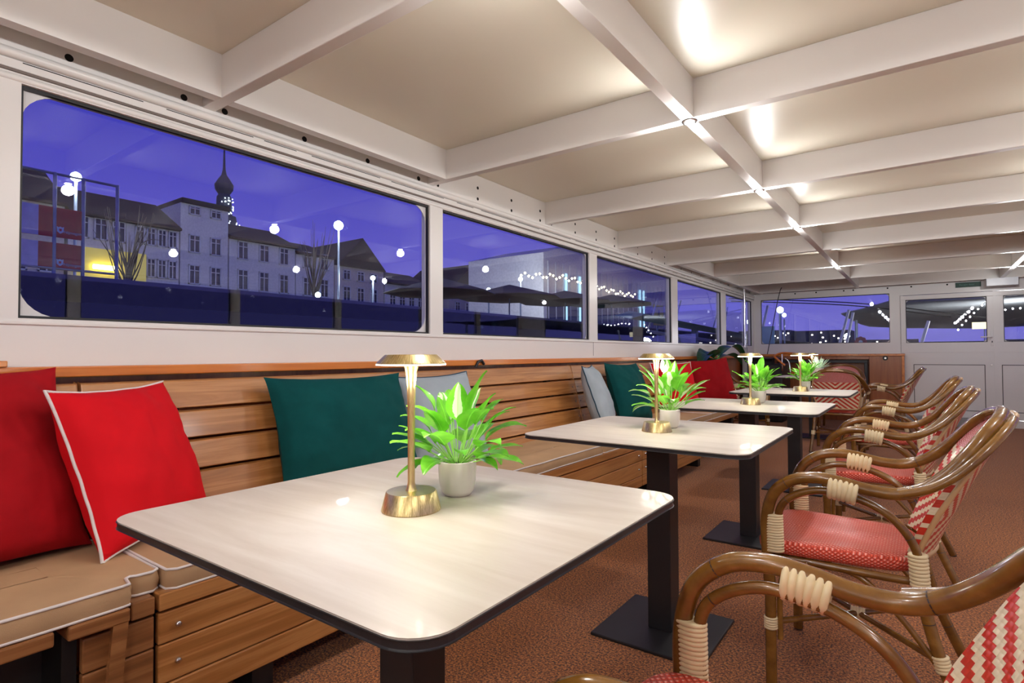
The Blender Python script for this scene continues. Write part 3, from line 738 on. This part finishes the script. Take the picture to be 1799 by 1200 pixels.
    for i in range(nz_+1):
        z = zb+(.868-zb)*(1-(1-i/nz_)**1.35) if False else zb+(.868-zb)*i/nz_
        h = max(.012, half(z)); F.append([(u_at(z, h*(-1+2*j/nv_))-.020, h*(-1+2*j/nv_), z) for j in range(nv_+1)]); Bk.append([(u_at(z, h*(-1+2*j/nv_))+.007, h*(-1+2*j/nv_), z) for j in range(nv_+1)])
    b = MB(); b.grid(F[::-1]); b.grid(Bk)
    rim = [F[i][0] for i in range(nz_+1)]+[F[nz_][j] for j in range(nv_+1)]+[F[i][nv_] for i in reversed(range(nz_+1))]+[F[0][j] for j in reversed(range(nv_+1))]
    rim2 = [Bk[i][0] for i in range(nz_+1)]+[Bk[nz_][j] for j in range(nv_+1)]+[Bk[i][nv_] for i in reversed(range(nz_+1))]+[Bk[0][j] for j in reversed(range(nv_+1))]
    b.grid([rim, rim2]); b.build('backrest', M['back'], t, smooth=60)
    rp = [Vector((c[0]-.001, c[1], c[2])) for a, c in zip(rim, rim2)]
    keep = [rp[0]]
    for p in rp[1:]:
        if (p-keep[-1]).length > .006: keep.append(p)
    keep.append(keep[0]); MB().tube(keep, .0075, 10, caps=False).build('back_border', simple('tan_wrapped_border', (.62, .40, .20), .4, 0, .1, 300, .3) if 'bord' not in M else M['bord'], t, smooth=True)
    return t
ch = make_chair()
CH = [(-.385, .832, radians(-3), 'nearest brown rattan armchair cut by the lower right corner'),
      (-.40, 2.160, 0, 'brown rattan armchair at the second table, its whole red seat showing'),
      (-.40, 3.460, 0, 'brown rattan armchair at the third table'),
      (-.40, 4.900, 0, 'brown rattan armchair at the fourth table'),
      (-.585, 7.75, 0, 'rattan armchair farthest right beside the wooden cabinet'),
      (-.735, 7.20, -pi/2+pi, 'rattan armchair seen from behind past the fourth table'),
      (-1.62, 7.45, pi*.96, 'rattan armchair in shadow left of the farthest table'),
      (-.93, 8.75, pi/2, 'rattan armchair beyond the farthest table, only its curved top showing')]
for i, (x, y, rz, lab) in enumerate(CH):
    o = ch if i == 0 else copy_tree(ch)
    o.location = (x, y, 0); o.rotation_euler = (0, 0, rz); tag(o, lab, 'chair', 'red and cream rattan armchairs')
bpy.context.view_layer.update()
# chair seen from behind: backrest towards the camera
c5 = [o for o in bpy.data.objects if o.get('label') == CH[5][3]][0]; c5.rotation_euler = (0, 0, -pi/2)
# ------------------------------------------------------------------ far end: cabinet, frame, pole, wheel
t = empty('wooden_cabinet', (0, 0, 0), 0, 'long mahogany cabinet under the far window with a black framed opening', 'cabinet')
b = MB(); b.box((-2.30, 10.14, 0), (-1.95, 10.34, .995)); b.box((-.66, 10.14, 0), (-.235, 10.34, .995)); b.box((-1.95, 10.14, .945), (-.66, 10.34, .995)); b.box((-1.95, 10.14, 0), (-.66, 10.34, .14)); b.box((-1.95, 10.30, .14), (-.66, 10.34, .945)); b.build('body', M['panelwood'], t, bevel=.003)
MB().box((-2.32, 10.12, .996), (-.215, 10.345, 1.03)).build('worktop', M['rail'], t, bevel=.004)
MB().box((-.255, 10.125, 0), (-.222, 10.345, .995)).build('edge_post', M['rail'], t, bevel=.003)
b = MB(); x0, x1, z0, z1, w = -1.93, -.68, .16, .935, .045
b.box((x0, 10.11, z0), (x1, 10.15, z0+w)); b.box((x0, 10.11, z1-w), (x1, 10.15, z1)); b.box((x0, 10.11, z0+w), (x0+w, 10.15, z1-w)); b.box((x1-w, 10.11, z0+w), (x1, 10.15, z1-w)); b.build('black_frame', M['blackmetal'], t, bevel=.004)
MB().box((-1.86, 10.16, .70), (-1.35, 10.29, .74)).build('shelf', M['rail'], t)
kb = MB(); kb.tube([(-.455, 10.14, .965), (-.455, 10.118, .965)], .034, 20); k1 = kb.build('speaker_ring', M['black'], t, smooth=True)
MB().tube([(-.455, 10.119, .965), (-.455, 10.112, .965)], .014, 14).build('button', M['steel'], k1, smooth=True)
# steel pole
t = empty('steel_pole', (-2.245, 9.28, 0), 0, 'polished steel pole in front of the last side window', 'pole')
MB().tube([(0, 0, 1.10), (0, 0, 2.05)], .019, 20).build('pole', M['steel'], t, smooth=True)
MB().box((-.033, -.033, 0), (.033, .033, 1.14)).build('foot', simple('grey_socket', (.42, .42, .43), .5), t, bevel=.004)
# hanging cable
b = MB(); b.tube(crom([(-1.80, 9.80, 2.09), (-1.83, 9.80, 2.02), (-1.90, 9.80, 1.70), (-1.965, 9.80, 1.35), (-2.03, 9.81, 1.03)], 6), .0065, 8); tag(b.build('hanging_cable', M['black'], smooth=True), 'thin black cable hanging from ceiling to helm in the far corner', 'cable')
# helm: console, curved wooden grab rail on bent tubes
t = empty('helm_console', (0, 0, 0), 0, 'dark helm console with curved orange wooden grab rail in the far corner', 'helm')
MB().box((-2.26, 9.30, 0), (-1.72, 9.95, .88)).build('console', M['blackmetal'], t, bevel=.02)
MB().box((-2.26, 9.28, .955), (-1.80, 9.80, .975)).build('top_plate', M['black'], t, bevel=.005)
MB().box((-2.2, 9.5, .88), (-1.9, 9.7, .956)).build('pedestal', M['black'], t)
b = MB(); b.tube(crom([(-1.66, 9.2, .86), (-1.76, 9.2, .95), (-1.80, 9.2, 1.0), (-1.70, 9.2, 1.045), (-1.52, 9.2, 1.035), (-1.34, 9.2, .985), (-1.22, 9.2, .93)], 7), .022, 12, ell=(0, 1, 0), rf=lambda s: (.03, .016)); b.build('grab_rail', M['rail'], t, smooth=True)
for pts in ([(-1.70, 9.2, 1.03), (-1.70, 9.2, .80), (-1.72, 9.3, .78)], [(-1.66, 9.2, .97), (-1.62, 9.2, .93), (-1.60, 9.2, .86), (-1.60, 9.2, .72), (-1.72, 9.35, .70)]):
    MB().tube(crom(pts, 5), .012, 10).build('support_tube', M['steel'], t, smooth=True)
# ------------------------------------------------------------------ outside
M['ground'] = simple('dark_quay_paving', (.05, .05, .06), .8, 0, .5, 20)
M['quaywall'] = simple('blue_grey_quay_wall', (.20, .19, .17), .7, 0, .5, 8)
M['quaydark'] = simple('dark_quay_fender', (.008, .009, .013), .7)
M['plaster'] = simple('pale_house_plaster', (.72, .71, .70), .8)
M['plaster2'] = simple('warm_house_plaster', (.62, .57, .50), .8)
M['roof'] = simple('dark_roof_tiles', (.035, .03, .035), .8, 0, .8, 6)
M['wframe'] = simple('white_window_frame', (.62, .64, .68), .5)
M['wdark'] = simple('dark_window_pane', (.03, .035, .07), .15)
M['wlit'] = emis('lit_window_pane', (1, .85, .5), .9)
M['stone'] = simple('tower_stone', (.12, .14, .15), .9, 0, .5, 3)
M['bark'] = simple('bare_bark', (.05, .04, .04), .9)
M['flagred'] = simple('red_banner_cloth', (.72, .03, .06), .6)
M['flagwhite'] = simple('pale_banner_cloth', (.75, .80, .9), .6)
M['galv'] = simple('galvanised_tube', (.30, .36, .42), .4, .6)
M['lampglow'] = emis('cool_street_lamp', (.75, .97, 1.0), 14)
M['warmglow'] = emis('warm_bulb', (1, .85, .5), 14)
M['yellowglow'] = emis('sodium_lamp', (1, .85, .25), 9)
M['awning'] = simple('grey_awning_canvas', (.30, .32, .33), .8)
M['tent'] = simple('dark_parasol_canvas', (.05, .05, .06), .8)
M['mint'] = simple('mint_painted_panel', (.28, .52, .50), .5)
M['mast'] = simple('white_mast', (.6, .63, .65), .4)
M['sea'] = simple('dark_river_water', (.01, .015, .03), .08, 0, .6, 4)
MB().box((-9, -60, -1.2), (60, 120, -.9)).build('river_water', M['sea'], kind='structure')
MB().box((-160, -60, 1.6), (-9, 160, 2.05)).build('quay_ground', M['ground'], kind='structure')
b = MB(); b.box((-9.5, -40, -1.2), (-9.0, 90, 2.11)); b.build('quay_wall', M['quaywall'], kind='structure')
b = MB(); b.box((-8.99, -40, -1.0), (-8.8, 90, 1.74)); b.build('quay_fender_beam', M['quaydark'], kind='structure')
def house_windows(t, X, rects, lit=(), par='window_frame'):
    for i, (y0, y1, z0, z1) in enumerate(rects):
        b = MB(); w = .09
        b.box((X, y0, z0), (X+.12, y1, z0+w)); b.box((X, y0, z1-w), (X+.12, y1, z1)); b.box((X, y0, z0), (X+.12, y0+w, z1)); b.box((X, y1-w, z0), (X+.12, y1, z1)); b.box((X, (y0+y1)/2-.035, z0), (X+.11, (y0+y1)/2+.035, z1)); b.box((X, y0, z0+(z1-z0)*.68), (X+.11, y1, z0+(z1-z0)*.68+.06))
        o = b.build('window', M['wframe'], t)
        MB().box((X+.01, y0+.03, z0+.03), (X+.05, y1-.03, z1-.03)).build('window_pane', M['wlit'] if i in lit else M['wdark'], o)
def house(y0, y1, ze, zr, label, rects, mat='plaster', gable=False, lit=(), X=-45, dep=9):
    t = empty('town_house', (0, 0, 0), 0, label, 'house', 'houses along the quay')
    MB().box((X-dep, y0, 2.05), (X, y1, ze)).build('wall', M[mat], t)
    b = MB()
    if gable: b.prism([(y0, ze), (y1, ze), ((y0+y1)/2, zr)], 'x', X-dep, X+.4)
    elif zr-ze > .5: b.prism([(X+.5, ze-.15), (X+.5, ze), (X-dep*.45, zr), (X-dep, ze)], 'y', y0, y1)
    else: b.box((X-dep, y0, ze), (X+.25, y1, zr))
    b.build('roof', M['roof'], t); house_windows(t, X, rects, lit); return t
def rows(y0, y1, n, zs, w=.9):
    st_ = (y1-y0)/n; return [(y0+st_*(i+.5)-w/2, y0+st_*(i+.5)+w/2, a, c) for a, c in zs for i in range(n)]
Z3 = ((3.2, 4.5), (6.4, 8.1), (8.9, 10.4))
house(-6, 3.5, 10.6, 13.4, 'house far behind the nearest mullion', rows(-6, 3.5, 5, Z3))
house(3.7, 12.6, 10.9, 13.8, 'dark-roofed house behind the red banners', rows(3.9, 12.4, 6, Z3), 'plaster2')
house(12.8, 19.6, 10.5, 13.0, 'pale house with a bay window beside the banners', rows(13.0, 16.2, 3, Z3, .8)+rows(16.6, 19.5, 4, ((6.7, 8.1), (9.0, 10.3)), .62), lit=(1,))
house(19.7, 23.3, 12.6, 12.95, 'tall flat-topped pale house left of the church spire', rows(19.9, 23.1, 2, ((4.6, 5.9), (6.5, 8.0), (8.9, 10.3), (11.8, 12.5)), .85), lit=(1,))
house(23.4, 29.3, 10.6, 12.6, 'grey house right of the church spire', rows(23.6, 29.1, 3, Z3), lit=(0,))
house(29.4, 33.4, 10.2, 11.9, 'narrow house behind the bare tree', rows(29.6, 33.2, 2, Z3))
house(33.5, 39.5, 9.6, 12.6, 'gabled house behind the round street lamp', rows(34, 39, 3, ((3.2, 4.4), (6.2, 7.7), (8.3, 9.3))), 'plaster2', True)
house(39.7, 47, 8.6, 10.4, 'low long house right of the round street lamp', rows(40, 46.8, 5, ((3.2, 4.4), (6.0, 7.4))))
house(49.5, 58, 9.0, 12.2, 'steep dark-roofed house seen through the second window', rows(50, 57.6, 4, ((3.2, 4.4), (6.0, 7.4))), 'plaster2', True)
house(58.5, 70, 8.0, 10.6, 'low dark-roofed house seen through the second window', rows(59, 69.5, 5, ((3.2, 4.4), (5.6, 7.0))), 'plaster2')
# lit ground-floor arcade with the yellow lamp
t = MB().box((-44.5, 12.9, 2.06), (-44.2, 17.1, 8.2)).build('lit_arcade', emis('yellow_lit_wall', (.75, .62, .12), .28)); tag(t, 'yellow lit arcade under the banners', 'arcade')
# church tower
t = empty('church_tower', (-110, 56.1, 2), 0, 'distant church spire lit with small white lights', 'tower')
MB().lathe([(2.6, 0), (2.6, 24), (2.2, 26.2)], seg=8).build('tower_body', M['stone'], t)
MB().lathe([(1.5, 26), (1.3, 30.0), (1.0, 30.5), (1.6, 31.4), (1.7, 32.4), (1.0, 33.6), (.5, 34.3), (.25, 35.5), (.08, 41)], seg=12).build('spire', M['stone'], t)
b = MB(); rnd = random.Random(2)
for i in range(46):
    a = rnd.uniform(-1.4, 1.4); z = rnd.uniform(22.5, 29.5); r = 2.66 if z < 25 else 1.55
    b.box((r*cos(a), r*sin(a), z), (r*cos(a)+.14, r*sin(a)+.14, z+.2))
b.build('fairy_lights', emis('spire_light', (.8, .9, 1), 3), t)
# banner rack
t = empty('banner_rack', (0, 0, 0), 0, 'metal rack carrying two red and white city banners on the quay', 'banner rack')
b = MB()
for y in (2.55, 3.22, 3.63, 4.15): b.tube([(-12, y, 2.11), (-12, y, 4.2)], .03, 8)
for z in (4.18, 2.55): b.tube([(-12, 2.4, z), (-12, 4.15, z)], .022, 8)
b.build('rack', M['galv'], t, smooth=True)
for z0, z1 in ((3.09, 3.60), (2.53, 2.99)):
    f = MB().box((-12.01, 2.62, z0), (-11.99, 3.61, z1)).build('banner', M['flagred'], t)
    MB().box((-11.989, 2.62, z0), (-11.985, 3.0, z1)).build('banner_field', M['flagwhite'], f)
    text('Nijmegen', .066, (-11.98, 3.475, z0+.10), (pi/2, 0, pi/2), M['flagwhite'], f, 'lettering', .001)
    cb = MB(); cy, cz = 3.30, z0+.13
    cb.poly([(-11.983, cy-.05, cz+.06), (-11.983, cy-.025, cz+.045), (-11.983, cy, cz+.06), (-11.983, cy+.025, cz+.045), (-11.983, cy+.05, cz+.06), (-11.983, cy+.045, cz-.03), (-11.983, cy, cz-.065), (-11.983, cy-.045, cz-.03)])
    cb.poly([(-11.981, cy-.02, cz+.02), (-11.981, cy+.02, cz+.02), (-11.981, cy+.014, cz-.02), (-11.981, cy-.014, cz-.02)], 1); cb.build('crest', [M['flagwhite'], M['flagred']], f)
# street lamps
def street_lamp(x, y, z, r, label, mat='lampglow', energy=0):
    t = empty('street_lamp', (x, y, 0), 0, label, 'street lamp', 'street lamps outside')
    MB().tube([(0, 0, 2.04 if x < -9 else -.95), (0, 0, z-.1)], min(.06, r*.4), 8).build('post', M['galv'], t)
    MB().lathe([(r*.2, -r), (r*.8, -r*.6), (r, 0), (r*.8, r*.6), (r*.2, r)], c=(0, 0, z), seg=14).build('lantern', M[mat], t, smooth=True)
    if energy:
        l = bpy.data.lights.new('street_light', 'POINT'); l.energy = energy; l.color = (.85, .92, 1); l.shadow_soft_size = r*1.3; o = bpy.data.objects.new('street_light', l); COL.objects.link(o); o.parent = t; o.location = (r*1.5, 0, z)
street_lamp(-28, 21.1, 8.75, .28, 'large round white street lamp glowing above the gabled house', energy=1500)
street_lamp(-28, 23.7, 5.9, .15, 'small cool street lamp near the right end of the first window', energy=500)
street_lamp(-28, 19.7, 4.5, .16, 'low cool street lamp under the gabled house')
street_lamp(-24, 34.2, 6.6, .16, 'cool street lamp before the garlanded pavilion', energy=900)
street_lamp(-22.5, 28.5, 5.2, .13, 'street lamp at the left of the second window')
street_lamp(-28, 8.2, 8.4, .2, 'street lamp high above the red banners', energy=1200)
street_lamp(-5.6, 30, 3.15, .16, 'bright blue-white lamp on a tall post outside the far window')
street_lamp(-2.8, 15.5, 2.0, .05, 'small blue-white lamp left of the masts outside the far window')
street_lamp(-4.2, 45, 2.2, .18, 'low blue-white lamp right of the masts outside the far window')
street_lamp(-14, 60, 4.2, .3, 'distant blue-white lamp left in the far window')
# sodium lamp on arcade
t = MB().tube([(-44.03, 13.9, 6.95), (-44.03, 15.3, 6.95)], .16, 10).build('arcade_lamp', M['yellowglow'], smooth=True); tag(t, 'bright yellow tube lamp in the lit arcade', 'lamp')
# bare tree
def bare_tree(x, y, z, h, label, seed):
    rnd = random.Random(seed); b = MB()
    b.tube([(x, y, z), (x, y+.1, z+h*.35), (x, y, z+h*.5)], .15, 8, rf=lambda s: .18-.1*s)
    for i in range(26):
        a = rnd.uniform(0, 6.28); z0 = z+h*rnd.uniform(.3, .55); r = rnd.uniform(.5, 1.6); b.tube(crom([(x, y, z0), (x+r*.5*cos(a), y+r*.5*sin(a), z0+h*.2), (x+r*cos(a), y+r*sin(a), z+h*rnd.uniform(.75, 1.0))], 4), .03, 5, rf=lambda s: .035*(1-s)+.008)
    tag(b.build('bare_tree', M['bark'], smooth=True), label, 'tree')
bare_tree(-32, 22.2, 2.05, 7.6, 'bare winter tree left of the round street lamp', 4)
bare_tree(-30, 10.8, 2.05, 6.0, 'thin bare tree in front of the house beside the banners', 9)
bare_tree(-40, 52, 2.05, 8.5, 'bare tree seen through the second window', 12)
# pavilion with garland
t = empty('quay_pavilion', (0, 0, 0), 0, 'large pale glass-fronted pavilion seen through the second and third windows', 'building')
MB().prism([(38.9, 2.05), (38.9, 9.4), (44.5, 10.9), (68, 10.6), (68, 2.05)], 'x', -33, -25).build('wall', M['plaster'], t)
b = MB()
for k in range(24): b.box((-25, 39.5+k*1.2, 2.3), (-24.9, 39.6+k*1.2, 8.8))
b.build('mullions', M['wframe'], t)
MB().box((-24.97, 39.4, 2.6), (-24.93, 67.5, 6.0)).build('glazing', M['wdark'], t)
for y in (42.2, 44.6, 58.0, 59.0): MB().box((-24.88, y, 2.5), (-24.8, y+.22, 8.0)).build('light_strip', emis('cyan_light_strip', (.45, .8, 1), 1.2), t)
t = empty('light_garland', (0, 0, 0), 0, 'string of warm yellow bulbs swagged along the pavilion', 'string lights')
pts = []
for k in range(42):
    f = k/41; pts.append(Vector((-24, 34.3+f*20.5, 6.9+.55*sin(f*5.2)*(.6)+.18*sin(k*1.7)+.5*f)))
MB().tube(pts, .02, 5).build('wire', M['black'], t)
bb = None
for p in pts:
    if bb is None: bb = MB().lathe([(.02, -.10), (.085, -.03), (.085, .03), (.02, .08)], seg=8).build('bulb', M['warmglow'], t); o = bb
    else: o = bb.copy(); COL.objects.link(o)
    o.location = p
# dark parasols on the quay terrace
for i, (y, z, r) in enumerate(((19.2, 4.6, 2.6), (24.6, 4.8, 2.9), (30.5, 5.0, 3.0), (37, 5.3, 3.0))):
    t = empty('terrace_parasol', (-18, y, 0), 0, ['dark closed-edge parasol leftmost in the second window', 'dark parasol under the string lights', 'dark parasol before the light strips', 'dark parasol seen through the third window'][i], 'parasol', 'dark parasols on the quay')
    MB().lathe([(r, z-.75), (r*.98, z-.7), (.05, z)], seg=8).build('canopy', M['tent'], t); MB().tube([(0, 0, 2.05), (0, 0, z)], .04, 8).build('pole', M['galv'], t)
# gangway and yellow sign near third/fourth windows
def barX(a, c, w, h, mat, name, parent): 
    d = (Vector(c)-Vector(a)); return MB().tube([a, c], 1, 4, ell=(0, 0, 1), rf=lambda s: (h, w)).build(name, mat, parent)
t = empty('gangway', (0, 0, 0), 0, 'pale mint gangway sloping past the third to fifth windows', 'gangway')
barX((-7, 15.6, 2.20), (-7, 30, 1.85), .5, .12, M['mint'], 'deck', t); barX((-7, 17, 1.75), (-7, 30, 1.40), .06, .06, M['mast'], 'lower_rail', t)
for a, c in (((-7, 16.9, 1.7), (-7, 17.8, 2.85)), ((-7, 18.9, 1.6), (-7, 20.0, 2.95)), ((-7, 23.6, 1.9), (-7, 24.8, 3.1)), ((-7, 25.4, 2.0), (-7, 26.0, 3.1))): barX(a, c, .03, .03, M['mast'], 'strut', t)
MB().box((-7.3, 22, -.95), (-7.1, 22.2, 2.0)).build('pier', M['galv'], t)
sy = MB().box((-8.4, 20.9, 2.15), (-8.38, 21.9, 2.95)).build('warning_sign', simple('yellow_sign', (.75, .65, .05), .5)); tag(sy, 'yellow sign with a black mark beside the gangway', 'sign')
MB().tube([(-8.45, 21.4, -.95), (-8.45, 21.4, 2.9)], .04, 8).build('post', M['galv'], sy)
cb = MB(); cb.poly([(-8.37, 21.2, 2.35), (-8.37, 21.3, 2.35), (-8.37, 21.4, 2.6), (-8.37, 21.5, 2.35), (-8.37, 21.6, 2.35), (-8.37, 21.4, 2.8)]); cb.build('symbol', M['black'], sy)
ry = MB(); ry.poly([(-28, 29.0, 5.9), (-28, 29.7, 5.9), (-28, 29.35, 5.2)]); ry.poly([(-27.98, 29.12, 5.83), (-27.98, 29.58, 5.83), (-27.98, 29.35, 5.37)], 1)
t = empty('yield_sign', (0, 0, 0), 0, 'small red-edged triangular give-way sign at the right of the first window', 'sign'); ry.build('plate', [M['flagred'], M['wframe']], t); MB().tube([(-28.03, 29.35, 2), (-28.03, 29.35, 5.8)], .05, 6).build('post', M['galv'], t)
# view through the far wall: awning, masts, city
t = empty('terrace_awning', (0, 0, 0), 0, 'large grey canvas awning spread outside the doors', 'awning')
G = []
for k in range(13):
    row = []
    for y in (13.9, 15.5, 17.2, 20, 23, 26, 30):
        xl = -.53-1.2*min(1, (y-13.9)/3.3)+(1.2*((y-25.8)/4.2) if y > 25.8 else 0); x = xl+(8-xl)*k/12
        row.append((x, y, 2.10+.04*sin(x*1.1+y*.3)+.03*(y < 14)))
    G.append(row)
b = MB(); b.grid(G); o = b.build('canvas', M['awning'], t, smooth=80); sol = o.modifiers.new('s', 'SOLIDIFY'); sol.thickness = .03
for p in ((-1.62, 20), (7.6, 23.5), (7.6, 14.5)): MB().tube([(p[0], p[1], -.62), (p[0], p[1], 2.1)], .04, 8).build('pole', M['galv'], t)
for i, (a, c) in enumerate((((-2.95, 13.4, 1.2), (-2.75, 13.4, 2.1)), ((-1.55, 14.2, .9), (-1.28, 14.2, 1.98)), ((-1.42, 14.4, .9), (-1.22, 14.4, 1.93)), ((-.08, 13.6, 1.0), (.10, 13.6, 1.66)), ((1.02, 13.5, 1.0), (1.16, 13.5, 1.58)), ((1.45, 13.5, 1.0), (1.60, 13.5, 1.66)))):
    a = tuple(Vector(a)+(Vector(a)-Vector(c))*((a[2]+.62)/(c[2]-a[2]))); m_ = MB().tube([a, c], .028, 8).build('boat_mast', M['mast'], smooth=True); tag(m_, ['pale slanting pole at the left of the far window', 'taller of two slanting poles in the middle of the far window', 'shorter of two slanting poles in the middle of the far window', 'pale slanting pole behind the left door glass', 'short slanting pole behind the right door glass', 'longer slanting pole behind the right door glass'][i], 'pole', 'slanting poles outside')
for i, pts in enumerate(([(-4, 15, 2.45), (-1.4, 15, 2.2), (.3, 15, 1.9), (1.2, 15, 1.72)], [(-4, 15.2, 2.40), (-1.4, 15.2, 2.15), (.5, 15.2, 1.8)])):
    tag(MB().tube(crom(pts, 6), .012, 6).build('rigging_rope', M['black'], smooth=True), ['upper dark rope crossing outside the far windows', 'lower dark rope crossing outside the far windows'][i], 'rope')
MB().box((-3.6, 12.6, -1.2), (9, 32, -.62)).build('floating_jetty', M['ground'], kind='structure')
nb = MB().box((-2.98, 13.0, 1.25), (-2.55, 13.05, 1.62)).build('notice_board', M['mint']); MB().tube([(-2.77, 13.03, -.62), (-2.77, 13.03, 1.25)], .02, 6).build('post', M['galv'], nb)
tag(nb, 'pale mint notice board at the left of the far window', 'board')
lr = MB(); 
for k in range(8): a = k*pi/4; lr.tube([(-1.02+.07*cos(a), 13.5, 1.27+.07*sin(a)), (-1.02+.07*cos(a), 13.52, 1.27+.07*sin(a))], .04, 10)
t = empty('flower_ornament', (0, 0, 0), 0, 'red flower-shaped ornament outside the far window', 'ornament'); lr.build('petals', simple('red_petal', (.35, .02, .06), .6), t); MB().tube([(-1.02, 13.48, 1.27), (-1.02, 13.53, 1.27)], .035, 12).build('centre', M['mast'], t)
MB().tube([(-1.02, 13.52, 1.2), (-1.02, 13.52, -.9)], .015, 6).build('stalk', M['galv'], t)
MB().tube([(.89, 13.02, -.62), (.89, 13.02, 1.46)], .01, 6).build('sign_post', M['galv'], t)
sb = MB().box((.72, 13.0, 1.46), (1.06, 13.03, 1.58)).build('lit_sign', emis('warm_lit_panel', (1, .86, .5), 1.6)); tag(sb, 'small glowing yellow sign behind the left door glass', 'sign')
t = empty('light_garland', (0, 0, 0), 0, 'row of white bulbs rising behind the left door glass', 'string lights')
pts = [Vector((.53+.52*(k/9), 13.2, 1.46+.62*(k/9)**.9)) for k in range(10)]+[Vector((1.2+.1*k, 13.3, 1.80+.02*sin(k))) for k in range(8)]
MB().tube(pts[:10], .003, 5).build('wire', M['black'], t); MB().tube(pts[10:], .003, 5).build('wire', M['black'], t)
l = bpy.data.lights.new('awning_fill', 'POINT'); l.energy = 150; l.shadow_soft_size = .2; o = bpy.data.objects.new('awning_fill', l); COL.objects.link(o); o.parent = t; o.location = (1.5, 15, 1.3)  # unseen fill added to brighten the awning underside, apart from the bulbs
bb = MB().lathe([(.004, -.016), (.013, -.005), (.013, .005), (.004, .014)], seg=8).build('bulb', emis('white_bulb', (1, .95, .95), 25), t); bb.location = pts[0]
for p in pts[1:]:
    o = bb.copy(); COL.objects.link(o); o.location = p
rnd = random.Random(8)
cl = M['wlit']
for i in range(9):
    x0 = -26+i*5.2; h = 1.9+rnd.uniform(-.3, 1.6)
    t = empty('city_block', (0, 0, 0), 0, 'low dark city block with scattered lit windows on the far shore', 'building', 'city blocks on the far shore')
    MB().box((x0, 62, -1), (x0+4.9, 66, h)).build('wall', simple('night_facade', (.03, .035, .06), .8), t)
    b = MB()
    for k in range(26):
        xx = x0+rnd.uniform(.1, 4.7); zz = rnd.uniform(.7, h-.2); b.box((xx, 61.94, zz), (xx+rnd.uniform(.06, .16), 62, zz+.12))
    b.build('lit_windows', emis('far_city_light', (1, .9, .75), 5), t)
